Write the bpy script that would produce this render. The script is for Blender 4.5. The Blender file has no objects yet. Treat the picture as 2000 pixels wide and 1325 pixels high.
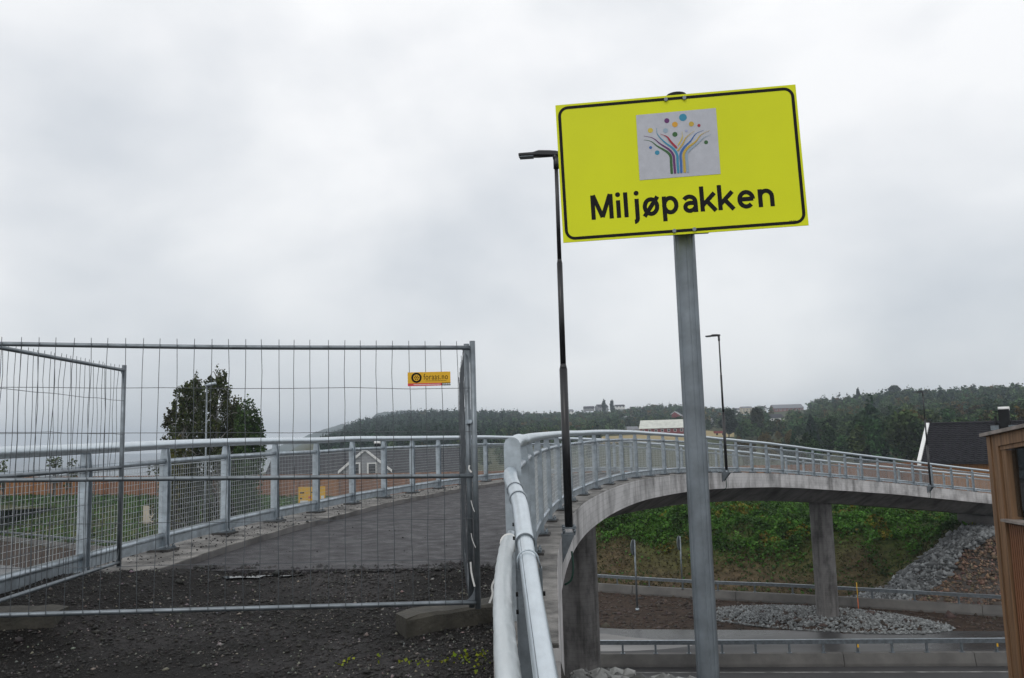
import bpy, math, random
import numpy as np
from mathutils import Vector, Matrix
PI = math.pi
R = math.radians
random.seed(7)
rng = np.random.default_rng(11)
scn = bpy.context.scene
col = scn.collection

# ------------------------------------------------------------------ camera
ZC = 9.5                       # eye height above the lower road (z = 0)
FPX, YH, ROLL = 1600.0, 850.0, R(1.6)
PITCH = math.atan((YH - 662.5) / FPX)
cF = np.array([0, math.cos(PITCH), math.sin(PITCH)])
cU0 = np.array([0, -math.sin(PITCH), math.cos(PITCH)])
cR0 = np.array([1.0, 0, 0])
cR = math.cos(ROLL) * cR0 - math.sin(ROLL) * cU0
cU = math.sin(ROLL) * cR0 + math.cos(ROLL) * cU0
CAM = np.array([0, 0, ZC])
cd = bpy.data.cameras.new('camera')
cd.sensor_width = 36.0
cd.lens = 36.0 * FPX / 2000.0
cd.clip_start = 0.05
cd.clip_end = 20000
co = bpy.data.objects.new('camera', cd)
col.objects.link(co)
M = Matrix.Identity(4)
for i in range(3):
    M[i][0] = cR[i]; M[i][1] = cU[i]; M[i][2] = -cF[i]; M[i][3] = CAM[i]
co.matrix_world = M
scn.camera = co

# ------------------------------------------------------------------ world
SUN_EL, SUN_AZ = R(48), R(200)          # azimuth measured from +Y towards +X: behind the photographer
w = bpy.data.worlds.new('World')
scn.world = w
w.use_nodes = True
nt = w.node_tree
nt.nodes.clear()
def N(t, **kw):
    n = nt.nodes.new(t)
    for k, v in kw.items():
        setattr(n, k, v)
    return n
out = N('ShaderNodeOutputWorld')
sky = N('ShaderNodeTexSky', sky_type='NISHITA', sun_disc=False, sun_elevation=SUN_EL, sun_rotation=SUN_AZ)
sky.air_density = 1.0; sky.dust_density = 2.0
bg1 = N('ShaderNodeBackground'); bg1.inputs['Strength'].default_value = 0.1
nt.links.new(sky.outputs[0], bg1.inputs['Color'])
tc = N('ShaderNodeTexCoord')
mp = N('ShaderNodeMapping'); mp.inputs['Scale'].default_value = (1.0, 1.0, 1.7)
mp.inputs['Rotation'].default_value = (0.12, 0.2, 0.6)
nt.links.new(tc.outputs['Generated'], mp.inputs['Vector'])
n1 = N('ShaderNodeTexNoise'); n1.inputs['Scale'].default_value = 2.7; n1.inputs['Detail'].default_value = 7; n1.inputs['Roughness'].default_value = 0.47; n1.inputs['Distortion'].default_value = 0.15
nt.links.new(mp.outputs[0], n1.inputs['Vector'])
cr = N('ShaderNodeValToRGB')
e = cr.color_ramp.elements
e[0].position = 0.30; e[0].color = (0.715, 0.75, 0.795, 1)
e[1].position = 0.60; e[1].color = (1.03, 1.035, 1.045, 1)
nt.links.new(n1.outputs['Fac'], cr.inputs['Fac'])
sx = N('ShaderNodeSeparateXYZ'); nt.links.new(tc.outputs['Generated'], sx.inputs[0])
rp = N('ShaderNodeValToRGB')
e = rp.color_ramp.elements
e[0].position = 0.0; e[0].color = (0.84, 0.86, 0.87, 1)
e[1].position = 0.45; e[1].color = (1.04, 1.04, 1.04, 1)
nt.links.new(sx.outputs['Z'], rp.inputs['Fac'])
mu = N('ShaderNodeMix', data_type='RGBA', blend_type='MULTIPLY'); mu.inputs['Factor'].default_value = 1
nt.links.new(cr.outputs[0], mu.inputs['A']); nt.links.new(rp.outputs[0], mu.inputs['B'])
bg2 = N('ShaderNodeBackground'); bg2.inputs['Strength'].default_value = 1.0
nt.links.new(mu.outputs['Result'], bg2.inputs['Color'])
mx = N('ShaderNodeMixShader'); mx.inputs[0].default_value = 0.93
nt.links.new(bg1.outputs[0], mx.inputs[1]); nt.links.new(bg2.outputs[0], mx.inputs[2])
nt.links.new(mx.outputs[0], out.inputs['Surface'])

sl = bpy.data.lights.new('sun', 'SUN')
sl.energy = 0.6
sl.angle = R(25)
sl.color = (1.0, 0.97, 0.93)
so = bpy.data.objects.new('sun', sl)
col.objects.link(so)
sd = Vector((math.sin(SUN_AZ) * math.cos(SUN_EL), math.cos(SUN_AZ) * math.cos(SUN_EL), math.sin(SUN_EL)))
so.rotation_euler = sd.to_track_quat('Z', 'Y').to_euler()
so.location = (0, -20, 60)
vs = scn.view_settings
vs.view_transform = 'Standard'
vs.look = 'None'
vs.exposure = 0.0
vs.gamma = 1.0
scn.cycles.volume_bounces = 0
scn.cycles.max_bounces = 6
scn.cycles.transparent_max_bounces = 12

# ------------------------------------------------------------------ pixel helpers
def ray(x, y):
    d = cF * FPX + cR * (x - 1000.0) + cU * (662.5 - y)
    return d / d[1]                     # scaled so that one unit of d is one metre of Y
def at(x, y, Y):
    """world point on the ray through photo pixel x, y at forward distance Y"""
    return CAM + ray(x, y) * Y
def atz(x, y, z):
    d = ray(x, y)
    return CAM + d * ((z - ZC) / d[2])
def yhor(x):
    return YH - (x - 1000.0) * math.tan(ROLL)

# ------------------------------------------------------------------ materials
MATS = {}
def mat(name, c, rough=0.6, metal=0.0, var=0.25, scale=6.0, bump=0.0, bscale=40.0, c2=None, attr=False,
        spec=0.5, rvar=0.0, lo=0.35, hi=0.7, stretch=None, trans=0.0, detail=5, uv=False):
    m = bpy.data.materials.new(name); m.use_nodes = True
    t = m.node_tree; b = t.nodes['Principled BSDF']
    L = t.links.new
    b.inputs['Roughness'].default_value = rough
    b.inputs['Metallic'].default_value = metal
    b.inputs['Specular IOR Level'].default_value = spec
    tcn = t.nodes.new('ShaderNodeTexCoord'); mpn = t.nodes.new('ShaderNodeMapping')
    if stretch: mpn.inputs['Scale'].default_value = stretch
    L(tcn.outputs['UV' if uv else 'Object'], mpn.inputs['Vector'])
    nz = t.nodes.new('ShaderNodeTexNoise'); nz.inputs['Scale'].default_value = scale; nz.inputs['Detail'].default_value = detail
    nz.inputs['Roughness'].default_value = 0.6
    L(mpn.outputs[0], nz.inputs['Vector'])
    rmp = t.nodes.new('ShaderNodeValToRGB')
    e = rmp.color_ramp.elements
    e[0].position = lo; e[1].position = hi
    c2 = c2 or tuple(min(1, v * (1 + var)) for v in c)
    c1 = tuple(v * (1 - var) for v in c) if var else c
    if attr:
        e[0].color = (1 - var,) * 3 + (1,); e[1].color = (1 + var,) * 3 + (1,)
    else:
        e[0].color = (*c1, 1); e[1].color = (*c2, 1)
    L(nz.outputs['Fac'], rmp.inputs['Fac'])
    src = rmp.outputs[0]
    if attr:
        at_ = t.nodes.new('ShaderNodeAttribute'); at_.attribute_name = 'Col'
        mm = t.nodes.new('ShaderNodeMix'); mm.data_type = 'RGBA'; mm.blend_type = 'MULTIPLY'; mm.inputs['Factor'].default_value = 1
        L(at_.outputs['Color'], mm.inputs['A']); L(src, mm.inputs['B']); src = mm.outputs['Result']
    L(src, b.inputs['Base Color'])
    if rvar:
        mr = t.nodes.new('ShaderNodeMapRange')
        mr.inputs['From Min'].default_value = 0.3; mr.inputs['From Max'].default_value = 0.7
        mr.inputs['To Min'].default_value = max(0.03, rough - rvar); mr.inputs['To Max'].default_value = min(1, rough + rvar)
        n2 = t.nodes.new('ShaderNodeTexNoise'); n2.inputs['Scale'].default_value = scale * 0.6; n2.inputs['Detail'].default_value = 4
        L(mpn.outputs[0], n2.inputs['Vector']); L(n2.outputs['Fac'], mr.inputs['Value']); L(mr.outputs[0], b.inputs['Roughness'])
    if bump:
        nb = t.nodes.new('ShaderNodeTexNoise'); nb.inputs['Scale'].default_value = bscale; nb.inputs['Detail'].default_value = 4
        L(mpn.outputs[0], nb.inputs['Vector'])
        bp = t.nodes.new('ShaderNodeBump'); bp.inputs['Strength'].default_value = bump; bp.inputs['Distance'].default_value = 0.02
        L(nb.outputs['Fac'], bp.inputs['Height']); L(bp.outputs[0], b.inputs['Normal'])
    if trans:
        tl = t.nodes.new('ShaderNodeBsdfTranslucent'); L(src, tl.inputs['Color'])
        ms = t.nodes.new('ShaderNodeMixShader'); ms.inputs[0].default_value = trans
        L(b.outputs[0], ms.inputs[1]); L(tl.outputs[0], ms.inputs[2])
        L(ms.outputs[0], t.nodes['Material Output'].inputs['Surface'])
    MATS[name] = m
    return m

def concrete_mat(name, c, line=True, rough=0.75):
    """board-marked concrete: UV x = metres along, UV y = metres up"""
    m = bpy.data.materials.new(name); m.use_nodes = True
    t = m.node_tree; b = t.nodes['Principled BSDF']; L = t.links.new
    b.inputs['Roughness'].default_value = rough; b.inputs['Specular IOR Level'].default_value = .25
    tcn = t.nodes.new('ShaderNodeTexCoord')
    big = t.nodes.new('ShaderNodeTexNoise'); big.inputs['Scale'].default_value = 0.9; big.inputs['Detail'].default_value = 6; big.inputs['Roughness'].default_value = 0.65
    L(tcn.outputs['UV'], big.inputs['Vector'])
    r1 = t.nodes.new('ShaderNodeValToRGB'); e = r1.color_ramp.elements
    e[0].position = 0.36; e[0].color = (*[v * 0.5 for v in c], 1); e[1].position = 0.56; e[1].color = (*c, 1)
    L(big.outputs['Fac'], r1.inputs['Fac'])
    mp1 = t.nodes.new('ShaderNodeMapping'); mp1.inputs['Scale'].default_value = (2.6, 0.35, 1)
    L(tcn.outputs['UV'], mp1.inputs['Vector'])
    st = t.nodes.new('ShaderNodeTexNoise'); st.inputs['Scale'].default_value = 1.0; st.inputs['Detail'].default_value = 5
    L(mp1.outputs[0], st.inputs['Vector'])
    r2 = t.nodes.new('ShaderNodeValToRGB'); e = r2.color_ramp.elements
    e[0].position = 0.30; e[0].color = (0.45, 0.44, 0.43, 1); e[1].position = 0.50; e[1].color = (1, 1, 1, 1)
    L(st.outputs['Fac'], r2.inputs['Fac'])
    m1 = t.nodes.new('ShaderNodeMix'); m1.data_type = 'RGBA'; m1.blend_type = 'MULTIPLY'; m1.inputs['Factor'].default_value = 0.8
    L(r1.outputs[0], m1.inputs['A']); L(r2.outputs[0], m1.inputs['B'])
    src = m1.outputs['Result']
    if line:
        br = t.nodes.new('ShaderNodeTexBrick'); br.inputs['Scale'].default_value = 1.0
        br.inputs['Brick Width'].default_value = 2.4; br.inputs['Row Height'].default_value = 0.11
        br.inputs['Mortar Size'].default_value = 0.006; br.inputs['Mortar Smooth'].default_value = 0.4
        br.inputs['Color1'].default_value = (1, 1, 1, 1); br.inputs['Color2'].default_value = (0.93, 0.93, 0.93, 1); br.inputs['Mortar'].default_value = (0.72, 0.72, 0.72, 1)
        L(tcn.outputs['UV'], br.inputs['Vector'])
        m2 = t.nodes.new('ShaderNodeMix'); m2.data_type = 'RGBA'; m2.blend_type = 'MULTIPLY'; m2.inputs['Factor'].default_value = 0.8
        L(src, m2.inputs['A']); L(br.outputs['Color'], m2.inputs['B']); src = m2.outputs['Result']
    L(src, b.inputs['Base Color'])
    nb = t.nodes.new('ShaderNodeTexNoise'); nb.inputs['Scale'].default_value = 30; nb.inputs['Detail'].default_value = 5
    L(tcn.outputs['Object'], nb.inputs['Vector'])
    bp = t.nodes.new('ShaderNodeBump'); bp.inputs['Strength'].default_value = 0.25; bp.inputs['Distance'].default_value = 0.02
    L(nb.outputs['Fac'], bp.inputs['Height']); L(bp.outputs[0], b.inputs['Normal'])
    MATS[name] = m
    return m

GALV = mat('galvanised_steel', (0.43, 0.48, 0.52), 0.44, 0.8, 0.22, 9, 0.05, 60, rvar=0.12)
GALVD = mat('dull_galvanised_steel', (0.19, 0.215, 0.235), 0.45, 0.7, 0.25, 7, 0.05, 60, rvar=0.1)
PIPE = mat('bright_galvanised_pipe', (0.60, 0.66, 0.70), 0.36, 0.85, 0.07, 18, 0.02, 90, rvar=0.05, stretch=(1, .5, 1))
WIRE = mat('fence_wire', (0.10, 0.11, 0.12), 0.5, 0.6, 0.1)
MESHW = mat('mesh_wire', (0.47, 0.50, 0.51), 0.5, 0.4, 0.1)
BLACK = mat('black_lamp_paint', (0.011, 0.011, 0.013), 0.35, 0.0, 0.3, 5)
WRAP = mat('white_plastic_wrap', (0.50, 0.54, 0.555), 0.38, 0, 0.06, 5, 0.25, 6, stretch=(3, .6, 3))
PLASTIC = mat('white_plastic_strip', (0.7, 0.7, 0.68), 0.5, 0, 0.1)
ASPH = mat('asphalt', (0.046, 0.044, 0.048), 0.62, 0, 0.3, 9.0, 0.6, 160, rvar=0.16, spec=.3, detail=12)
ROADM = mat('wet_road_asphalt', (0.04, 0.039, 0.04), 0.42, 0, 0.4, 0.3, 0.12, 60, rvar=0.30, stretch=(0.25, 1, 1))
LINEM = mat('road_paint', (0.22, 0.22, 0.21), 0.6, 0, 0.6, 2)
SHEEN = mat('painted_sheen_asphalt', (0.20, 0.195, 0.19), 0.5, 0, 0.3, 0.8, rvar=.15, stretch=(.3, 1, 1))  # sky reflection on wet asphalt, put in as a pale base colour
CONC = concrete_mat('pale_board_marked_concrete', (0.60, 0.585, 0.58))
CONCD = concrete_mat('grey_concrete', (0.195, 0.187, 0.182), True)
CONCW = mat('weathered_curb_concrete', (0.12, 0.112, 0.10), 0.7, 0, 0.65, 3.0, 0.5, 30, c2=(.30,.285,.265), detail=8)
BARC = mat('barrier_concrete', (0.105, 0.10, 0.093), 0.65, 0, 0.25, 1.2, 0.2, 20)
BLKC = mat('mossy_block_concrete', (0.05, 0.046, 0.036), 0.75, 0, 0.4, 6, 0.5, 40)
PAD = mat('dark_grout', (0.045, 0.042, 0.04), 0.7, 0, 0.3, 12)
GRAV = mat('dark_wet_gravel', (1, 1, 1), 0.78, 0, 0.5, 22, 1.0, 70, attr=True, spec=.2, lo=.38, hi=0.74, detail=9)
STONE = mat('pebbles', (1, 1, 1), 0.65, 0, 0.25, 30, attr=True)
TERR = mat('soil_and_turf', (1, 1, 1), 0.85, 0, 0.5, 2.4, 0.9, 7, attr=True, detail=9, lo=.3, spec=.12)
LEAF = mat('foliage', (1, 1, 1), 0.65, 0, 0.3, 0.6, attr=True, trans=0.25, spec=0.2)
FORL = mat('far_foliage', (1, 1, 1), 0.85, 0, 0.4, 0.1, attr=True, spec=0.05)
BARK = mat('bark', (0.07, 0.06, 0.05), 0.9, 0, 0.4, 3, 0.5, 12)
BIRCHB = mat('birch_bark', (0.3, 0.29, 0.27), 0.85, 0, 0.5, 4, 0.3, 12)
YEL = mat('fluorescent_yellow_sheet', (0.69, 0.73, 0.003), 0.42, 0, 0.05, 2.2, rvar=.1, detail=8, spec=.3)
SIGNB = mat('sign_black', (0.009, 0.009, 0.009), 0.6, 0, 0.1, spec=.15)
SILV = mat('silver_film', (0.44, 0.45, 0.49), 0.45, 0.1, 0.06, 40)
ORY = mat('orange_yellow_board', (0.75, 0.42, 0.01), 0.5, 0, 0.05)
PINK = mat('pink_red_strip', (0.62, 0.05, 0.06), 0.5, 0, 0.05)
WHT = mat('white_paint', (0.78, 0.78, 0.77), 0.5, 0, 0.08)
FENW = mat('brown_timber_boards', (0.23, 0.10, 0.045), 0.75, 0, 0.35, 1.2, 0.3, 20, stretch=(3, 3, .25))
CLADO = mat('orange_timber_cladding', (0.30, 0.125, 0.035), 0.7, 0, 0.3, 2, stretch=(6, 6, .2))
SHEDW = mat('oiled_timber', (0.21, 0.12, 0.062), 0.6, 0, 0.4, 6, 0.2, 30, stretch=(6, 6, .12))
SHEDS = mat('dark_timber_slats', (0.21, 0.09, 0.042), 0.6, 0, 0.5, 5, 0.2, 30, stretch=(5, 5, .1))
COPE = mat('grey_weathered_coping', (0.24, 0.21, 0.19), 0.65, 0, 0.3, 8)
TILE = mat('dark_roof_tile', (0.024, 0.023, 0.028), 0.6, 0, 0.3, 2, 0.2, 20, spec=.2)
GREYC = mat('grey_house_cladding', (0.26, 0.265, 0.28), 0.7, 0, 0.12, 3)
DARKIN = mat('dark_opening', (0.02, 0.022, 0.025), 0.15, 0, 0.2)
REDW = mat('barn_red_paint', (0.20, 0.022, 0.022), 0.7, 0, 0.2, 2)
PALER = mat('pale_metal_roof', (0.55, 0.56, 0.50), 0.5, 0, 0.15, 0.5)
BRICKR = mat('brick_red_wall', (0.22, 0.10, 0.085), 0.8, 0, 0.2, 1)
CREAM = mat('cream_wall', (0.52, 0.46, 0.36), 0.8, 0, 0.15, 1)
BLUEG = mat('blue_grey_wall', (0.16, 0.18, 0.22), 0.8, 0, 0.15, 1)
ROOFG = mat('grey_roof', (0.16, 0.165, 0.18), 0.6, 0, 0.2, 1)
STRAW = mat('stubble_field_straw', (0.36, 0.255, 0.11), 0.9, 0, 0.3, 0.15, c2=(0.30, 0.25, 0.10))
GREENP = mat('green_plastic_pipe', (0.012, 0.05, 0.035), 0.4, 0, 0.1)
ORNG = mat('orange_plastic', (0.55, 0.12, 0.03), 0.5, 0, 0.2)
ROCK = mat('riprap_rock', (1, 1, 1), 0.7, 0, 0.35, 5, 0.6, 18, attr=True)
PUDD = mat('puddle_water', (0.02, 0.019, 0.018), 0.06, 0, 0.1, 3)
WATER = mat('fjord_water', (0.06, 0.08, 0.095), 0.3, 0, 0.1, 0.01)

def glass_mat():
    m = bpy.data.materials.new('window_glass'); m.use_nodes = True
    t = m.node_tree; t.nodes.clear(); L = t.links.new
    o = t.nodes.new('ShaderNodeOutputMaterial')
    g = t.nodes.new('ShaderNodeBsdfGlossy'); g.inputs['Roughness'].default_value = 0.04; g.inputs['Color'].default_value = (.9, .93, .95, 1)
    tr = t.nodes.new('ShaderNodeBsdfTransparent'); tr.inputs['Color'].default_value = (.72, .76, .78, 1)
    f = t.nodes.new('ShaderNodeFresnel'); f.inputs['IOR'].default_value = 1.75
    mxs = t.nodes.new('ShaderNodeMixShader')
    L(f.outputs[0], mxs.inputs[0]); L(tr.outputs[0], mxs.inputs[1]); L(g.outputs[0], mxs.inputs[2]); L(mxs.outputs[0], o.inputs['Surface'])
    return m
GLASS = glass_mat()

# ------------------------------------------------------------------ geometry helpers (world coordinates)
def tag(o, label=None, cat=None, group=None, kind=None):
    if label: o['label'] = label
    if cat: o['category'] = cat
    if group: o['group'] = group
    if kind: o['kind'] = kind
    return o
def thing(name, loc, label, cat, group=None):
    o = bpy.data.objects.new(name, None)
    o.empty_display_size = 0.2
    o.location = tuple(float(v) for v in loc)
    col.objects.link(o)
    o['loc0'] = 0; del o['loc0']
    ORG[o.name] = np.array(loc, float)
    return tag(o, label, cat, group)
ORG = {}
def V(*a): return np.array(a, float)
def unit(v):
    v = np.asarray(v, float); n = np.linalg.norm(v)
    return v / n if n else v
class MB:
    def __init__(s): s.v = []; s.f = []; s.c = []; s.uv = {}; s.sm = []
    def add(s, vs, fs, c=None, smooth=False):
        b = len(s.v)
        s.v.extend([tuple(map(float, p)) for p in vs])
        s.f.extend([tuple(b + i for i in f) for f in fs])
        s.sm.extend([smooth] * len(fs))
        if c is not None: s.c.extend([tuple(c)] * len(vs))
        return s
    def box(s, c, hx, hy, hz, ax=(1, 0, 0), ay=None, az=(0, 0, 1), col_=None):
        """oriented box: centre, half sizes, axes"""
        c = np.asarray(c, float); ax = unit(ax); az = unit(az)
        ay = unit(np.cross(az, ax)) if ay is None else unit(ay)
        P = [c + ax * hx * i + ay * hy * j + az * hz * k for k in (-1, 1) for j in (-1, 1) for i in (-1, 1)]
        return s.add(P, [(0, 2, 3, 1), (4, 5, 7, 6), (0, 1, 5, 4), (2, 6, 7, 3), (0, 4, 6, 2), (1, 3, 7, 5)], col_)
    def bar(s, a, b, w, h, up=(0, 0, 1)):
        a = np.asarray(a, float); b = np.asarray(b, float); d = unit(b - a)
        side = np.cross(d, up)
        if np.linalg.norm(side) < 1e-6: side = np.cross(d, (1, 0, 0))
        side = unit(side); u = unit(np.cross(side, d))
        P = [p + side * w / 2 * i + u * h / 2 * j for p in (a, b) for j in (-1, 1) for i in (-1, 1)]
        return s.add(P, [(0, 1, 3, 2), (4, 6, 7, 5), (0, 4, 5, 1), (2, 3, 7, 6), (0, 2, 6, 4), (1, 5, 7, 3)])
    def tube(s, pts, r, n=10, cap=True, smooth=True, c=None):
        pts = [np.asarray(p, float) for p in pts]; m = len(pts)
        rr = r if hasattr(r, '__len__') else [r] * m
        vs = []; prev = None
        for i, p in enumerate(pts):
            t = unit(pts[min(i + 1, m - 1)] - pts[max(i - 1, 0)])
            if prev is None:
                a = np.cross(t, (0, 0, 1))
                if np.linalg.norm(a) < 1e-3: a = np.cross(t, (0, 1, 0))
                a = unit(a)
            else:
                a = unit(prev - t * np.dot(prev, t))
            prev = a; b = np.cross(t, a)
            for k in range(n):
                q = 2 * PI * (k + .5) / n
                vs.append(p + (a * math.cos(q) + b * math.sin(q)) * rr[i])
        fs = [(i * n + k, i * n + (k + 1) % n, (i + 1) * n + (k + 1) % n, (i + 1) * n + k) for i in range(m - 1) for k in range(n)]
        s.add(vs, fs, c, smooth)
        if cap:
            b = len(s.v) - len(vs)
            s.f.append(tuple(b + k for k in reversed(range(n)))); s.f.append(tuple(b + (m - 1) * n + k for k in range(n)))
            s.sm.extend([False, False])
        return s
    def prism(s, poly, d):
        """closed polygon (3D points) extruded by vector d"""
        n = len(poly); d = np.asarray(d, float); P = [np.asarray(p, float) for p in poly]
        return s.add(P + [p + d for p in P], [tuple(reversed(range(n))), tuple(range(n, 2 * n))] + [(i, (i + 1) % n, n + (i + 1) % n, n + i) for i in range(n)])
    def build(s, name, m, parent=None, label=None, kind=None, cat=None, group=None, uvs=None):
        me = bpy.data.meshes.new(name)
        org = ORG[parent.name] if parent is not None and parent.name in ORG else V(0, 0, 0)
        vv = np.array(s.v, float).reshape(-1, 3)
        if parent is None:
            lo = vv.min(0); hi = vv.max(0); org = V((lo[0] + hi[0]) / 2, (lo[1] + hi[1]) / 2, lo[2])
        me.from_pydata((vv - org).tolist(), [], s.f)
        if any(s.sm) and len(s.sm) == len(me.polygons): me.polygons.foreach_set('use_smooth', s.sm)
        if s.c and len(s.c) == len(s.v):
            at_ = me.attributes.new('Col', 'FLOAT_COLOR', 'POINT')
            at_.data.foreach_set('color', np.c_[np.array(s.c, float)[:, :3], np.ones(len(s.c))].ravel())
        if uvs is not None:
            ul = me.uv_layers.new(name='UVMap')
            li = np.zeros(len(me.loops), dtype=int); me.loops.foreach_get('vertex_index', li)
            ul.data.foreach_set('uv', np.array(uvs, float)[li].ravel())
        me.materials.append(m)
        me.validate()
        o = bpy.data.objects.new(name, me)
        col.objects.link(o)
        if parent is not None:
            o.parent = parent
            ORG[o.name] = org          # children of a part share the frame of the thing
        else:
            o.location = tuple(org); ORG[o.name] = org
        return tag(o, label, cat, group, kind)

def raw_mesh(name, verts, quads, cols, m, kind=None, label=None, cat=None, parent=None, group=None):
    """fast numpy mesh of quads"""
    verts = np.asarray(verts, np.float32).reshape(-1, 3)
    org = ORG.get(parent.name, V(0, 0, 0)) if parent is not None else V(0, 0, 0)
    me = bpy.data.meshes.new(name); nq = len(quads); k = quads.shape[1]
    me.vertices.add(len(verts)); me.vertices.foreach_set('co', (verts - org).astype(np.float32).ravel())
    me.loops.add(nq * k); me.loops.foreach_set('vertex_index', quads.astype(np.int32).ravel())
    me.polygons.add(nq); me.polygons.foreach_set('loop_start', np.arange(0, nq * k, k, dtype=np.int32))
    at_ = me.attributes.new('Col', 'FLOAT_COLOR', 'POINT')
    at_.data.foreach_set('color', np.c_[cols, np.ones(len(cols))].astype(np.float32).ravel())
    me.update(calc_edges=True); me.materials.append(m)
    o = bpy.data.objects.new(name, me); col.objects.link(o)
    if parent is not None: o.parent = parent
    return tag(o, label, cat, group, kind)

def catmull(P, sub):
    P = [np.asarray(p, float) for p in P]
    Q = [2 * P[0] - P[1]] + P + [2 * P[-1] - P[-2]]
    o = []
    for i in range(1, len(Q) - 2):
        for k in range(sub):
            t = k / sub
            a, b, c, d = Q[i - 1], Q[i], Q[i + 1], Q[i + 2]
            o.append(0.5 * (2 * b + (c - a) * t + (2 * a - 5 * b + 4 * c - d) * t * t + (3 * b - a - 3 * c + d) * t ** 3))
    o.append(P[-1])
    return o
def sstep(a, b, x):
    t = np.clip((np.asarray(x, float) - a) / (b - a), 0, 1)
    return t * t * (3 - 2 * t)
def vnoise(x, y, seed=0):
    """smooth 2D value noise, vectorised"""
    x = np.asarray(x, float); y = np.asarray(y, float)
    xi = np.floor(x).astype(np.int64); yi = np.floor(y).astype(np.int64); fx = x - xi; fy = y - yi
    def h(a, b):
        n = (a * 374761393 + b * 668265263 + seed * 982451653) & 0x7fffffff
        n = ((n ^ (n >> 13)) * 1274126177) & 0x7fffffff
        return (n ^ (n >> 16)) / 0x7fffffff % 1.0
    u = fx * fx * (3 - 2 * fx); v = fy * fy * (3 - 2 * fy)
    return (h(xi, yi) * (1 - u) + h(xi + 1, yi) * u) * (1 - v) + (h(xi, yi + 1) * (1 - u) + h(xi + 1, yi + 1) * u) * v
def fbm(x, y, seed=0):
    return vnoise(x, y, seed) * .55 + vnoise(x * 2.1, y * 2.1, seed + 1) * .3 + vnoise(x * 4.3, y * 4.3, seed + 2) * .15
# ------------------------------------------------------------------ terrain
_b = [atz(0, 1037, 1.0), atz(280, 1062, 1.0), atz(1168, 1155, 0), atz(1560, 1178, 0), atz(1953, 1203, 0)]
_e = _b[0] + (_b[0] - _b[1]) * 2.2; _f = _b[4] + (_b[4] - _b[3]) * 1.6
BX = np.array([_e[0]] + [p[0] for p in _b] + [_f[0], 110.0]); BY = np.array([_e[1]] + [p[1] for p in _b] + [_f[1], _f[1] - 25])
FX = np.array([-110, -63, -17.6, 36, 110.0]); FY = np.array([122, 107, 88, 79, 70.0])
FAR_END = V(26.0, 46.6)
_rk = [atz(1640, 1163, 0.2), V(25.2, 46.4, 0)]
def rock_area(X, Y):
    """positive inside the stone apron below the far abutment: metres in from its grassy edge"""
    sl_ = (_rk[1][1] - _rk[0][1]) / (_rk[1][0] - _rk[0][0])
    return np.minimum(_rk[0][1] + (X - _rk[0][0]) * sl_, 46.6) - Y + .8 * (fbm(X * .8, Y * .8, 33) - .5)
def outer_x(Y):
    return np.interp(Y, [-20, 0, 5.45, 7.3, 8.8, 10.3, 12], [-.3, .05, .25, .34, .42, .55, .75])
def zt(X, Y):
    X = np.asarray(X, float); Y = np.asarray(Y, float)
    s = (Y - np.interp(X, BX, BY)) * .87
    back = -9.5 + 3.3 * sstep(.8, 9, s) + .35 * (fbm(X * .25, Y * .25, 3) - .5) * sstep(1, 4, s)
    dx = X - FAR_END[0]; dx = np.where(dx < 0, dx * 1.15, np.maximum(0, dx - 8)); dd = np.hypot(dx, Y - FAR_END[1])
    cone = -5.75 - np.maximum(0, dd - 1.6) * .62
    back = np.maximum(back, cone * sstep(.6, 3.2, s) + -9.5 * (1 - sstep(.6, 3.2, s)))
    mound = .45 * np.maximum(0, 1 - ((X - 14.6) / 5.2) ** 2 - ((Y - 41.9 + .35 * (X - 14.6)) / 2.3) ** 2) ** .6
    back = back + mound
    top = np.minimum(-1.62 + .03 * np.clip(Y, -10, 12), -1.375)
    inside = (X > -4.55) & (X < outer_x(Y) - .2) & (Y < 9.55)
    left = top - np.maximum(0, -4.55 - X) / 1.5 - .1
    left = np.where(Y > 9.55, np.minimum(left, -3.04 - np.maximum(0, Y - 10.3) / 1.5), left)
    right = -1.60 - .125 * np.clip(Y, 0, 10.3) - .15 * (X - .5) - np.maximum(0, Y - 10.3) / 1.5
    right = right + .12 * (fbm(X * 1.3, Y * 1.3, 9) - .5)
    zc = np.where(inside, top - .1, np.where(X <= -4.55, left, right))
    return np.maximum(zc, back) + ZC

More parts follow.
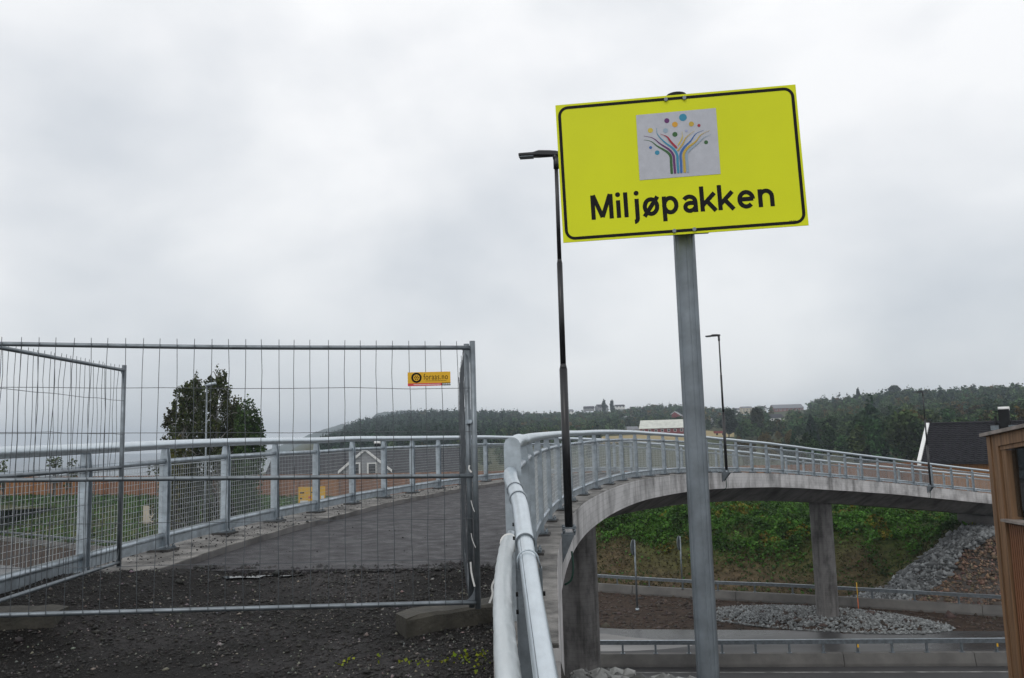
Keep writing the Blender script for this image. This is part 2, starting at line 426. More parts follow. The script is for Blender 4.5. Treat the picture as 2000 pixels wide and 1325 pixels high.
def grid_obj(name, xs, ys, zf, cf, m, kind='structure'):
    Xg, Yg = np.meshgrid(xs, ys)
    Z = zf(Xg, Yg); n, k = Xg.shape
    v = np.stack([Xg, Yg, Z], -1).reshape(-1, 3)
    i = np.arange(n * k).reshape(n, k)
    q = np.stack([i[:-1, :-1], i[:-1, 1:], i[1:, 1:], i[1:, :-1]], -1).reshape(-1, 4)
    o = raw_mesh(name, v, q, cf(Xg.ravel(), Yg.ravel(), v[:, 2]), m, kind)
    o.data.polygons.foreach_set('use_smooth', [True] * len(o.data.polygons))
    return o
def lines(*seg):
    o = []
    for a, b, st in seg: o += list(np.arange(a, b, st))
    return np.array(o + [seg[-1][1]])
def terr_col(X, Y, Z):
    s = (Y - np.interp(X, BX, BY)) * .87
    c = np.tile([.045, .031, .023], (len(X), 1))                       # brown dirt
    nz = fbm(X * .3, Y * .3, 21)
    grass = np.stack([.038 + .02 * nz, .055 + .02 * nz, .016 + 0 * nz], -1)
    dry = np.stack([.085 + 0 * nz, .064 + 0 * nz, .034 + 0 * nz], -1)
    g = sstep(3.0, 6.6, s + 4.5 * (nz - .45)); g = np.where(X < -8, sstep(.4, 1.5, s), g)[:, None]
    d = (sstep(.45, .62, fbm(X * .8, Y * .8, 5)) * sstep(7.5, 3, s))[:, None] * .55
    soil = np.array([.082, .060, .036])
    c = np.where((s > .6)[:, None], soil * (1 - g) + grass * g, c)
    c = np.where((s > .8)[:, None], c * (1 - d) + dry * d, c)
    bank = (Y < 24) & (s < -6)
    c = np.where(bank[:, None], np.array([.05, .047, .043]), c)
    c = np.where(((rock_area(X, Y) > 0) & (s > .6))[:, None], np.array([.085, .075, .068]), c)
    return c
xs = lines((-92, -40, 2.5), (-40, -7, 1.2), (-7, 9, .3), (9, 34, .7), (34, 92, 2.5))
ys = lines((-14, 0, 1), (0, 22, .3), (22, 36, 1), (36, 62, .7), (62, 116, 2))
grid_obj('ground', xs, ys, zt, terr_col, TERR)

# far land: polar sheet, ridge line given by photo columns (x, y of the tree tops, distance)
RID = np.array([[-2200, 905, 2600], [300, 893, 2400], [520, 880, 1900], [600, 857, 1500], [690, 832, 1000], [760, 819, 900], [850, 813, 850], [905, 814, 850], [1000, 814, 850], [1100, 812, 860],
                [1180, 805, 860], [1280, 800, 860], [1340, 799, 840], [1400, 808, 800], [1450, 806, 780], [1500, 800, 760], [1560, 798, 720], [1600, 790, 680], [1660, 783, 650],
                [1720, 778, 620], [1760, 773, 620], [1850, 774, 620], [1900, 768, 620], [2000, 762, 620], [2400, 748, 620], [4500, 740, 620]], float)
TR_H = 13.0
def az2px(az):                         # column of the photo at the horizon for an azimuth
    return 1000 + FPX * np.tan(np.clip(az, -1.2, 1.2))
def zfar(X, Y):
    r = np.hypot(X, Y); px = az2px(np.arctan2(X, Y)); cosa = Y / r
    dr = np.interp(px, RID[:, 0], RID[:, 2]); yr = np.interp(px, RID[:, 0], RID[:, 1])
    zr = (YH - (px - 1000) * math.tan(ROLL) - yr) / FPX * dr * cosa - 2.0
    t = np.clip((r - 190) / (dr - 190), 0, 1)
    base = -6.7 - 1.6 * sstep(110, 190, r)
    z = base + (zr - base) * t ** 1.4
    z = np.where(r > dr, zr - (r - dr) * .05, z)
    low = -6.7 - 40 * sstep(130, 900, r)
    k = sstep(470, 610, px)
    z = low * (1 - k) + z * k + 3 * (fbm(X * .012, Y * .012, 8) - .5) * sstep(150, 300, r)
    return z + ZC
azs = np.radians(np.concatenate([np.arange(-62, -25, 2.0), np.arange(-25, 40, .5), np.arange(40, 64, 2.0)]))
rs = np.concatenate([np.arange(108, 300, 12), np.arange(300, 1000, 25), np.arange(1000, 3000, 150)])
A, RR = np.meshgrid(azs, rs)
Xg, Yg = RR * np.sin(A), RR * np.cos(A)
v = np.stack([Xg, Yg, zfar(Xg, Yg)], -1).reshape(-1, 3); n, k = Xg.shape
i = np.arange(n * k).reshape(n, k)
q = np.stack([i[:-1, :-1], i[:-1, 1:], i[1:, 1:], i[1:, :-1]], -1).reshape(-1, 4)
nzc = fbm(v[:, 0] * .02, v[:, 1] * .02, 31)[:, None]
cc = np.array([.035, .05, .018]) * (1 - nzc) + np.array([.07, .065, .025]) * nzc
hill = raw_mesh('hillside', v, q, cc, TERR, 'structure')
hill.data.polygons.foreach_set('use_smooth', [True] * len(hill.data.polygons))
mb = MB(); zw = ZC - 34
mb.add([(-3400, 350, zw), (3400, 350, zw), (3400, 3450, zw), (-3400, 3450, zw)], [(0, 1, 2, 3)])
mb.build('fjord_water', WATER, kind='structure')
# two misty hills far behind the wooded ridge
def far_hill(name, px0, px1, prof, D):
    ps = np.linspace(px0, px1, 60); mb = MB(); vs = []
    for kx, px in enumerate(ps):
        y = np.interp(px, [p[0] for p in prof], [p[1] for p in prof]) + 2.2 * (fbm(px * .12, 3.3, 4) - .5) * 3
        p = at(px, y, D)
        vs += [(p[0], D - 350, ZC - 36), (p[0], D, p[2]), (p[0], D + 350, ZC - 36)]
    mb.add(vs, [(3 * a + b, 3 * a + 3 + b, 3 * a + 4 + b, 3 * a + 1 + b) for a in range(59) for b in (0, 1)], (.03, .045, .025), True)
    return mb.build(name, TERR, kind='structure')
far_hill('distant_hill', 560, 800, [(560, 866), (600, 851), (640, 836), (672, 829), (720, 842), (800, 866)], 2300)
far_hill('distant_hill', 690, 930, [(690, 850), (735, 808), (770, 803), (800, 801), (832, 804), (880, 825), (930, 850)], 2500)

# ------------------------------------------------------------------ lower road
def strip(name, near, far, z, m, parent=None, kind=None, n=60):
    xs = np.linspace(-75, 60, n); mb = MB()
    a = [(x, np.interp(x, *near), z) for x in xs]; b = [(x, np.interp(x, *far), z) for x in xs]
    mb.add(a + b, [(i, i + 1, n + i + 1, n + i) for i in range(n - 1)])
    return mb.build(name, m, parent, kind=kind)
_r = [atz(1180, 1229, .03), atz(1900, 1233, .03)]
RN = ([-75, -32, 0, 20, 60], [64, 45, 27.3, 26, 24]); RF = ([-75, -32, _r[0][0], _r[1][0], 60], [91, 62, _r[0][1], _r[1][1], 34])
road = strip('road', RN, RF, 0.03, ROADM, kind='structure')
_n = [atz(1174, 1300, .03), atz(1967, 1297.5, .03)]
NB = ([-75, -20, _n[0][0], _n[1][0], 60], [50, 38.5, _n[0][1], _n[1][1], 30])
def off(l, d): return (l[0], [y + d for y in l[1]])
strip('edge_line', off(NB, -1.12), off(NB, -1.0), 0.036, LINEM, road)
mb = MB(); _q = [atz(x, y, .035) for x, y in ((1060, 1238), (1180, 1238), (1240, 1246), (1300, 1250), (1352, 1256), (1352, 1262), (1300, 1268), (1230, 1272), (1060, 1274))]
mb.add(_q, [tuple(range(len(_q)))][::-1]); mb.build('painted_sky_sheen', SHEEN, road)  # pale sheet painting the sky's sheen onto the wet road

def barrier(name, pts, z, label, seg=5.0, sp=1.4, refl=()):
    P = catmull([V(x, y, z) for x, y in pts], 12)
    P = [V(p[0], p[1], z) for p in P]
    D = np.r_[0, np.cumsum([np.linalg.norm(P[i + 1] - P[i]) for i in range(len(P) - 1)])]
    def pos(d): return V(*[np.interp(d, D, [p[k] for p in P]) for k in range(3)])
    root = thing(name, pos(D[-1] / 2), label, 'crash barrier')
    d = 0
    while d + seg < D[-1]:
        a, b = pos(d + .012), pos(d + seg - .012); t = unit(b - a); nn = V(-t[1], t[0], 0)
        prof = [(-.27, -.25), (.27, -.25), (.25, .1), (.13, .47), (-.13, .47), (-.25, .1)]
        mb = MB(); mb.prism([a + nn * u + V(0, 0, h) for u, h in prof][::-1], b - a)
        mb.build('concrete_block', BARC, root)
        d += seg
    mb = MB(); q = [pos(x) + V(0, 0, .9) for x in np.arange(0, d + .01, 1.0)]
    for a, b in zip(q[:-1], q[1:]): mb.bar(a, b, .09, .16)
    mb.build('steel_rail', GALVD, root)
    mb = MB()
    for a, b in zip(q[:-1], q[1:]): mb.bar(a + V(0, 0, .085), b + V(0, 0, .085), .11, .012)
    mb.build('rail_cap', GALV, root)
    for kx, x in enumerate(np.arange(sp / 2, d, sp)):
        p = pos(x); mb = MB(); mb.box(p + V(0, 0, .65), .035, .05, .19); mb.box(p + V(0, 0, .478), .09, .09, .012)
        po = mb.build('post', GALVD, root)
        if kx in refl:
            mb = MB(); mb.box(p + V(0, -.06, .74), .03, .012, .06); mb.build('reflector', ORY, po)
    return root
barrier('crash_barrier', list(zip(BX[1:7], BY[1:7])), 0.0, 'concrete crash barrier with steel rail along the foot of the grassy slope', 6.0, 2.0)
_s = -7.0; barrier('crash_barrier', [(_s, np.interp(_s, *NB))] + [(x, y) for x, y in zip(*NB) if x > _s], 0.03, 'concrete crash barrier with steel rail standing in the middle of the asphalt road', 5.0, 1.33, (15, 19))

# ------------------------------------------------------------------ footbridge
XR = [(0, 5.85, -1.25), (0.07, 7.3, -1.25), (0.15, 8.79, -1.24), (0.28, 10.29, -1.23), (0.45, 11.78, -1.22), (0.67, 13.26, -1.21), (0.95, 14.74, -1.2), (1.29, 16.2, -1.2), (1.69, 17.64, -1.19), (2.14, 19.07, -1.19), (2.63, 20.49, -1.2), (3.18, 21.89, -1.22), (3.77, 23.26, -1.26), (4.41, 24.62, -1.3), (5.09, 25.96, -1.35), (5.83, 27.27, -1.41), (6.6, 28.55, -1.47), (7.42, 29.81, -1.55), (8.28, 31.03, -1.63), (9.19, 32.23, -1.72), (10.13, 33.4, -1.81), (11.11, 34.53, -1.93), (12.13, 35.63, -2.05), (13.18, 36.7, -2.19), (14.27, 37.74, -2.33), (15.39, 38.74, -2.47), (16.54, 39.7, -2.62), (17.72, 40.62, -2.77), (18.94, 41.49, -2.93), (20.21, 42.29, -3.11), (21.52, 43.02, -3.29), (22.88, 43.66, -3.48), (24.28, 44.2, -3.67), (25.7, 44.68, -3.86), (27.13, 45.12, -4.05), (28.57, 45.54, -4.24), (30.01, 45.95, -4.43)]
XL = [(-4.33, 5.07, -1.24), (-4.28, 6.57, -1.23), (-4.19, 8.07, -1.22), (-4.05, 9.57, -1.2), (-3.87, 11.06, -1.19), (-3.64, 12.54, -1.19), (-3.37, 14.01, -1.2), (-3.05, 15.48, -1.19), (-2.69, 16.94, -1.2), (-2.29, 18.38, -1.21), (-1.84, 19.81, -1.22), (-1.34, 21.23, -1.23), (-0.81, 22.63, -1.24), (-0.24, 24.02, -1.27), (0.35, 25.4, -1.29), (0.98, 26.76, -1.33), (1.64, 28.11, -1.37), (2.33, 29.44, -1.41), (3.06, 30.75, -1.46), (3.84, 32.03, -1.53), (4.66, 33.29, -1.61), (5.52, 34.51, -1.7), (6.44, 35.7, -1.79), (7.4, 36.85, -1.9), (8.41, 37.96, -2.01), (9.46, 39.03, -2.13), (10.55, 40.06, -2.26), (11.68, 41.05, -2.4), (12.83, 42.01, -2.55), (14.01, 42.94, -2.7), (15.22, 43.83, -2.86), (16.46, 44.67, -3.02), (17.74, 45.46, -3.18), (19.05, 46.17, -3.35), (20.42, 46.8, -3.51), (21.82, 47.33, -3.68), (23.26, 47.76, -3.85), (24.73, 48.07, -4.03), (26.21, 48.3, -4.21), (27.7, 48.5, -4.4), (29.19, 48.72, -4.59)]
XR = [V(x, y, z + ZC) for x, y, z in XR]; XL = [V(x, y, z + ZC) for x, y, z in XL]
DR = catmull([2 * XR[0] - XR[1]] + XR, 4)[2:]
DL = catmull([2 * XL[0] - XL[1]] + XL + [2 * XL[-1] - XL[-2]], 12)
ST = []
DLa = np.array(DL)
for kx, p in enumerate(DR):
    t = unit((DR[min(kx + 1, len(DR) - 1)] - DR[max(kx - 1, 0)]) * V(1, 1, 0))
    nl = V(-t[1], t[0], 0)
    dv = DLa - p
    dist = np.abs(dv @ t) + np.where((dv @ nl < 2) | (dv @ nl > 7), 100, 0)
    q = DLa[int(np.argmin(dist))]
    wdt = float((q - p) @ nl)
    ST.append((p, nl, wdt, q[2] - p[2], t))
W_ = np.array([s[2] for s in ST]); W_ = np.convolve(np.pad(W_, 4, 'edge'), np.ones(9) / 9, 'valid')
SD = np.r_[0, np.cumsum([np.linalg.norm(ST[i + 1][0] - ST[i][0]) for i in range(len(ST) - 1)])]
def sp(i, a, dz, from_left=False):
    """point of station i: a metres from the right (or left) railing towards the other one, dz above the kerb"""
    p, nl, _, dzl, t = ST[i]; wd = W_[i]
    aa = wd - a if from_left else a
    return p + nl * aa + V(0, 0, dzl * np.clip(aa / wd, 0, 1) + dz)
def extrude(name, prof, i0, i1, m, parent, label=None, jitter=None):
    """prof: list of (a, dz, from_left)"""
    n = len(prof); mb = MB(); uv = []
    per = np.r_[0, np.cumsum([math.hypot(prof[(k + 1) % n][0] - prof[k][0], prof[(k + 1) % n][1] - prof[k][1]) if prof[k][2] == prof[(k + 1) % n][2] else 3.0 for k in range(n)])]
    V_, F_ = [], []
    for k in range(n):                       # each side its own verts so that UVs are clean
        for i in range(i0, i1 + 1):
            for j, kk in ((0, k), (1, (k + 1) % n)):
                a, dz, fl = prof[kk]
                V_.append(sp(i, a, dz, fl)); uv.append((SD[i], per[k] + (per[k + 1] - per[k]) * j))
        b = k * (i1 - i0 + 1) * 2
        F_ += [(b + 2 * i, b + 2 * i + 1, b + 2 * i + 3, b + 2 * i + 2) for i in range(i1 - i0)]
    for i in (i0, i1):
        b = len(V_)
        V_ += [sp(i, *p) for p in prof]; uv += [(p[0] + (0 if p[2] else 5), p[1]) for p in prof]
        F_.append(tuple(b + k for k in range(n)) if i == i0 else tuple(b + k for k in reversed(range(n))))
    mb.add(V_, F_)
    return mb.build(name, m, parent, label, uvs=uv)
iY = lambda Y: int(np.argmin([abs(s[0][1] - Y) for s in ST]))
I0, I1 = 0, len(ST) - 1
IA = iY(9.75)
OUT = .27
bridge = thing('footbridge', (12, 36, 0), 'pale curved concrete footbridge on round piers over the road', 'bridge')
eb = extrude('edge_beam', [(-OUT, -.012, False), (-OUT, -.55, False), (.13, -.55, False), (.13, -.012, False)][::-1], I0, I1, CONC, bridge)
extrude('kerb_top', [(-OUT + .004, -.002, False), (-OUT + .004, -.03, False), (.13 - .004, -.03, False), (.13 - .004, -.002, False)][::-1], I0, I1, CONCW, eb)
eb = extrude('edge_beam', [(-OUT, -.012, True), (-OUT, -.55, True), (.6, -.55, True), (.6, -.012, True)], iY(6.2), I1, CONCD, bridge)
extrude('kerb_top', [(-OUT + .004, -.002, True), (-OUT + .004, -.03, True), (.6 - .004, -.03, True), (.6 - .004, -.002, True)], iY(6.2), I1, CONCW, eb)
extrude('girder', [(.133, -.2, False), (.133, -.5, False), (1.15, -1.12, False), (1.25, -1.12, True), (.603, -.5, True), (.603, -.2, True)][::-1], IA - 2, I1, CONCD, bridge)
wc = extrude('asphalt_surface', [(.133, -.075, False), (.133, -.19, False), (.603, -.19, True), (.603, -.075, True)][::-1], iY(8.55), I1, ASPH, bridge)
def pier(x, y, z0, r, label):
    i = int(np.argmin([np.hypot(*(sp(k, W_[k] / 2, 0)[:2] - V(x, y))) for k in range(len(ST))]))
    c = sp(i, W_[i] / 2, 0); top = c[2] - 1.0; n = 40; mb = MB(); uv = []
    hs = [z0, (z0 + top) / 2, top]
    for h in hs:
        for k in range(n + 1):
            q = 2 * PI * k / n; mb.v.append((c[0] + r * math.cos(q), c[1] + r * math.sin(q), h)); uv.append((q * r * 2.2 + x, h))
    mb.f = [(a * (n + 1) + k, a * (n + 1) + k + 1, (a + 1) * (n + 1) + k + 1, (a + 1) * (n + 1) + k) for a in range(2) for k in range(n)]
    mb.sm = [True] * len(mb.f)
    mb.build('pier', CONCD, bridge, label, uvs=uv)
pier(1.5, 23.6, -.3, .55, 'thick round concrete pier beside the rocks'); pier(14.95, 41.0, -.2, .52, 'round concrete pier rising from grey gravel')
# wing walls and front wall of the near abutment
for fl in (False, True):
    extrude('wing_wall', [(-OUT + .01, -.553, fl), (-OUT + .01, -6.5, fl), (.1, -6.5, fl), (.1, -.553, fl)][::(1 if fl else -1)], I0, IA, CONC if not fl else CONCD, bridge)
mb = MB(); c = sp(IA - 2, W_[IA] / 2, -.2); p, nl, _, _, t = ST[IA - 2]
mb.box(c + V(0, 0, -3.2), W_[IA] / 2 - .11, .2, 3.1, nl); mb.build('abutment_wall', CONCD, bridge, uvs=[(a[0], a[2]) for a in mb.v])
# far abutment
IF = int(np.argmin([np.hypot(s[0][0] - 26.4, s[0][1] - 45.0) for s in ST])); p, nl, _, _, t = ST[IF]
mb = MB(); c = sp(IF, W_[IF] / 2, 0); mb.box(c + V(0, 0, -2.35), W_[IF] / 2 - .3, .35, 1.25, nl); mb.build('abutment_wall', CONCD, bridge, uvs=[(a[0], a[2]) for a in mb.v])

# ------------------------------------------------------------------ bridge railings
def railing(posts, label, flip):
    root = thing('bridge_railing', posts[len(posts) // 2], label, 'railing')
    n = len(posts); tang = []
    for i in range(n):
        tang.append(unit(posts[min(i + 1, n - 1)] - posts[max(i - 1, 0)]))
    H = 1.2
    up = V(0, 0, 1)
    sm = catmull([p + up * H for p in posts], 4)
    MB().tube(sm, .052, 14).build('handrail', PIPE, root)
    for i, p in enumerate(posts):
        th = unit(tang[i] * V(1, 1, 0)); ac = V(-th[1], th[0], 0)
        mb = MB()
        for s in (-1, 1):
            c = p + th * s * .034
            prof = [(-.05, .035), (.05, .035), (.05, 1.0), (.026, 1.165), (.012, 1.155), (-.012, 1.155), (-.026, 1.165), (-.05, 1.0)]
            mb.prism([c + ac * a + up * h - th * .006 for a, h in prof], th * .012)
        mb.box(p + up * .53, .027, .008, .49, th, ac)
        po = mb.build('post', GALV, root)
        mb = MB(); mb.box(p + up * .028, .1, .1, .008, th, ac)
        for a in (-1, 1):
            for b in (-1, 1):
                q = p + th * a * .078 + ac * b * .078
                mb.tube([q - up * .01, q + up * .075], .011, 6); mb.tube([q + up * .036, q + up * .052], .019, 6)
        mb.build('base_plate', GALVD, po)
        mb = MB(); mb.box(p + up * .007, .125, .125, .013, th, ac); mb.build('grout_pad', PAD, po)
    for i in range(n - 1):
        a, b = posts[i], posts[i + 1]; d = b - a; L = np.linalg.norm(d); t = d / L; ac = unit(V(-t[1], t[0], 0))
        a2, b2 = a + t * .04, b - t * .04
        MB().tube([a2 + up * 1.01, b2 + up * 1.01], .03, 10).build('upper_rail', GALV, root)
        mb = MB(); mb.tube([a2 + up * .165, b2 + up * .165], .028, 10); mb.bar(a2 + up * .095, b2 + up * .095, .012, .09)
        mb.build('lower_rail', GALV, root)
        mb = MB(); far = a[1] > 26
        z0, z1 = .2, .965
        nh = 13
        for k in range(nh + 1):
            h = z0 + (z1 - z0) * k / nh
            mb.bar(a2 + up * h, b2 + up * h, .0032, .0036 if k not in (0, nh) else .014)
        st = .052; nv = int((L - .1) / st)
        for k in range(nv + 1):
            q = a2 + t * (.01 + k * st)
            w_ = .003
            P = [q + up * z0 - t * w_ / 2 + ac * .006, q + up * z0 + t * w_ / 2 + ac * .006, q + up * z1 + t * w_ / 2 + ac * .006, q + up * z1 - t * w_ / 2 + ac * .006]
            mb.prism(P, ac * .003)
        mb.build('mesh_panel', MESHW, root)
    return root
rail_r = railing(XR[1:], 'galvanised mesh railing on the footbridge edge that carries the black lamps', 1)
rail_l = railing(XL, 'galvanised mesh railing on the footbridge edge facing the timber fence', -1)
# end plate of the right railing
e0 = XR[1]; p0 = XR[0] + V(-.02, -.1, 0)
mb = MB(); prof = []
for h, wd in ((.0, .058), (1.14, .058)): prof.append((-wd, h))
hh = [(-.058, -.35), (-.058, 1.175)] + [(-.058 * math.cos(q), 1.175 + .06 * math.sin(q)) for q in np.linspace(.3, PI - .3, 9)] + [(.058, 1.175), (.058, -.35)]
mb.prism([p0 + V(a, -.02, h) for a, h in hh][::-1], V(0, .05, 0))
mb.build('end_plate', GALV, rail_r)
MB().tube(catmull([e0 + V(0, 0, 1.2), (e0 + p0) / 2 + V(0, 0, 1.205), p0 + V(0, .02, 1.175)], 6), .052, 14).build('handrail_end', PIPE, rail_r)
MB().tube([e0 + V(0, 0, 1.01), p0 + V(0, .02, 1.0)], .03, 10).build('upper_rail', GALV, rail_r)
# ------------------------------------------------------------------ leaf / stone clouds
def quads_cloud(P, size, col_, flat=0.0, aspect=1.0, r=rng):
    """one randomly turned quad per point; returns verts, quads, colours"""
    n = len(P); size = np.broadcast_to(size, (n,))
    a = r.normal(size=(n, 3)); a[:, 2] *= (1 - flat); a /= np.linalg.norm(a, axis=1)[:, None]
    b = r.normal(size=(n, 3)); b -= a * (a * b).sum(1)[:, None]; b /= np.linalg.norm(b, axis=1)[:, None]
    A = a * (size * .5 * aspect)[:, None]; B = b * (size * .5)[:, None]
    k = r.uniform(.5, .8, (n, 1))
    v = np.stack([P - A - B * k, P + A - B, P + A * k + B, P - A + B * k], 1).reshape(-1, 3)
    q = np.arange(n * 4).reshape(n, 4)
    return v, q, np.repeat(col_, 4, 0)
def jit_col(base, n, amt=.3, r=rng):
    base = np.asarray(base, float)
    k = r.uniform(1 - amt, 1 + amt, (n, 1)); h = r.normal(1, .08, (n, 3))
    return np.clip(base * k * h, .003, .9)
OCT = np.array([[1, 0, 0], [0, 1, 0], [-1, 0, 0], [0, -1, 0], [0, 0, 1], [0, 0, -1]], float)
OCF = np.array([[0, 1, 4], [1, 2, 4], [2, 3, 4], [3, 0, 4], [1, 0, 5], [2, 1, 5], [3, 2, 5], [0, 3, 5]])
def stones(name, P, size, cols, m, **kw):
    n = len(P)
    v = OCT[None] * (1 + rng.normal(0, .22, (n, 6, 1))) + rng.normal(0, .16, (n, 6, 3))
    v *= (size[:, None] * rng.uniform(.6, 1.25, (n, 3)))[:, None, :] * np.array([1, 1, .7])
    th = rng.uniform(0, 2 * PI, n); c, s = np.cos(th)[:, None], np.sin(th)[:, None]
    x = v[..., 0] * c - v[..., 1] * s; y = v[..., 0] * s + v[..., 1] * c
    v = np.stack([x, y, v[..., 2]], -1) + P[:, None, :]
    f = (OCF[None] + np.arange(n)[:, None, None] * 6).reshape(-1, 3)
    return raw_mesh(name, v.reshape(-1, 3), f, np.repeat(cols, 6, 0), m, **kw)

# ------------------------------------------------------------------ foreground gravel
def gz(X, Y):
    top = np.minimum(-1.62 + .03 * np.clip(Y, -10, 12), -1.375)
    lift = .22 * sstep(-2.9, -3.55, X) * sstep(9.2, 7.3, Y) * np.maximum(sstep(5.7, 6.7, Y), sstep(-3.8, -4.05, X)) + .05 * sstep(7.5, 8.5, Y)
    rel = .05 * (fbm(X * 1.7, Y * 1.7, 2) - .5) + .035 * (fbm(X * 6, Y * 6, 6) - .5)
    return top + lift + rel + ZC
def gcol(X, Y):
    """loose black gravel with a paler compacted wheel track"""
    tr_ = np.exp(-((X + 1.25 + .25 * (Y - 6.5)) / .55) ** 2) * sstep(.35, .6, fbm(X * 1.1, Y * .9, 52)) + .7 * sstep(.56, .72, fbm(X * .7, Y * 1.1, 55))
    tr_ = np.clip(tr_, 0, 1)[:, None]
    return np.array([.011, .0098, .009]) * (1 - tr_) + np.array([.042, .039, .039]) * tr_
gx = np.arange(-4.6, .72, .08); gy = np.arange(-5, 9.25, .08)
Xg, Yg = np.meshgrid(gx, gy)
okm = Xg < outer_x(Yg) - .19
v = np.stack([np.minimum(Xg, outer_x(Yg) - .19), Yg, gz(Xg, Yg)], -1).reshape(-1, 3); n, k = Xg.shape
ii = np.arange(n * k).reshape(n, k)
qq = np.stack([ii[:-1, :-1], ii[:-1, 1:], ii[1:, 1:], ii[1:, :-1]], -1)
keep = okm[:-1, :-1]
gpath = raw_mesh('gravel_path', v, qq[keep].reshape(-1, 4), gcol(v[:, 0], v[:, 1]), GRAV, 'structure')
gpath.data.polygons.foreach_set('use_smooth', [True] * len(gpath.data.polygons))
n = 52000
X = rng.uniform(-4.3, .1, n); Y = rng.uniform(4.2, 8.6, n)
w = fbm(X * .9, Y * .9, 14) + rng.uniform(-.35, .35, n)
kk = (w > .40) & (X < outer_x(Y) - .3); X, Y = X[kk], Y[kk]; n = len(X)
sz = rng.gamma(2.0, .0026, n) + .003
pc = jit_col([.019, .017, .015], n, .6); pale = rng.random(n) < .11; pc[pale] = jit_col([.15, .14, .125], pale.sum(), .6)
stones('pebbles', np.stack([X, Y, gz(X, Y) + sz * .2], -1), sz, pc, STONE, kind='stuff', parent=gpath)
# damp bitumen crumbs along the sawn edge of the asphalt
n = 1500; X = rng.uniform(-3.4, -.1, n); Y = 8.52 - .1 * X + rng.normal(-.06, .12, n)
stones('asphalt_crumbs', np.stack([X, Y, gz(X, Y) + .01], -1), rng.gamma(2, .008, n), jit_col([.02, .019, .019], n, .4), STONE, kind='stuff', parent=gpath)
# shallow puddles
for px, py, rx_, ry_ in ((478, 1138, .34, .16), (562, 1135, .2, .09)):
    c = atz(px, py, ZC - 1.39); zz_ = float(np.mean([gz(c[0] + a, c[1] + b) for a in (-.15, 0, .15) for b in (-.05, .05)])) + .011; mb = MB(); rg_ = random.Random(px)
    pts = [V(c[0] + rx_ * math.cos(q) * rg_.uniform(.6, 1.1), c[1] + ry_ * math.sin(q) * rg_.uniform(.6, 1.1), zz_) for q in np.linspace(0, 2 * PI, 19)[:-1]]
    mb.add(pts, [tuple(range(18))]); mb.build('puddle', PUDD, gpath, kind='structure')
# small yellow-green weeds
W = []
for cx, cy in [(870, 1297), (893, 1288), (905, 1294), (921, 1301), (941, 1293), (948, 1284), (938, 1312), (790, 1300), (831, 1304), (745, 1290), (676, 1300)]:
    p = atz(cx, cy, ZC - 1.46); m_ = rng.integers(4, 16)
    W.append(p + rng.normal(0, 1, (m_, 3)) * V(.035, .05, .012) + V(0, 0, .03))
W = np.concatenate(W)
raw_mesh('weeds', *quads_cloud(W, rng.uniform(.010, .024, len(W)), jit_col([.22, .26, .02], len(W), .35), .2), LEAF, 'stuff', parent=gpath)

# grit and crumbs strewn on the kerb and on the new asphalt
XX, YY, ZZ = [], [], []
for k in range(1300):
    i_ = rng.integers(iY(8.0), iY(20)) if k % 3 else rng.integers(iY(5.6), iY(12)); q = sp(i_, rng.uniform(-.2, .58), .004, True) + unit(ST[i_][4]) * rng.uniform(-.2, .2)
    if k % 9 == 0: q = sp(i_, rng.uniform(.3, W_[i_] - .8), -.072)
    XX.append(q)
XX = np.array(XX)
stones('grit', XX, rng.gamma(2, .0028, len(XX)) + .002, jit_col([.02, .018, .016], len(XX), .6), STONE, kind='stuff', parent=bridge)
# clods on the dirt verge
n = 5000; X = rng.uniform(-3, 30, n); Y = np.interp(X, BX, BY) - rng.uniform(.3, 10, n); kk = Y > np.interp(X, *RF) + .1; X, Y = X[kk], Y[kk]; n = len(X)
stones('dirt_clods', np.stack([X, Y, zt(X, Y) + .01], -1), rng.gamma(1.6, .035, n) + .015, jit_col([.045, .03, .022], n, .5), ROCK, kind='stuff', parent=bpy.data.objects['ground'])
# riprap beside the abutment: single rocks, the bank as a mass
def rock(c, s, cc, parent):
    import bmesh
    bm = bmesh.new(); bmesh.ops.create_icosphere(bm, subdivisions=1, radius=1)
    k = V(*[random.uniform(.65, 1.3) for _ in range(3)]) * s; k[2] *= .75
    a = random.uniform(0, 6.28); mb = MB(); vs = []
    for vv in bm.verts:
        p = V(*vv.co) * random.uniform(.78, 1.12) * k
        vs.append((c[0] + p[0] * math.cos(a) - p[1] * math.sin(a), c[1] + p[0] * math.sin(a) + p[1] * math.cos(a), c[2] + p[2]))
    mb.add(vs, [[x.index for x in f.verts] for f in bm.faces], cc); bm.free()
    return mb.build('rock', ROCK, parent)
ground = bpy.data.objects['ground']
for k in range(210):
    Y = random.uniform(9.3, 11.3); X = float(outer_x(Y)) + random.uniform(.1, 2.2)
    z = float(zt(X, Y)) + .04; s = random.uniform(.06, .15); g = random.uniform(.08, .3)
    rock((X, Y, z + s * .25), s, (g, g * 1.02, g * .98), ground)
n = 2600; X = rng.uniform(.4, 9, n); Y = rng.uniform(.5, 14, n); X = np.maximum(X, outer_x(Y) + .15)
g = rng.uniform(.06, .17, (n, 1)); sz = rng.uniform(.05, .14, n)
stones('rock_fill', np.stack([X, Y, zt(X, Y) + .02], -1), sz, np.c_[g, g * 1.02, g], ROCK, kind='stuff', parent=ground)
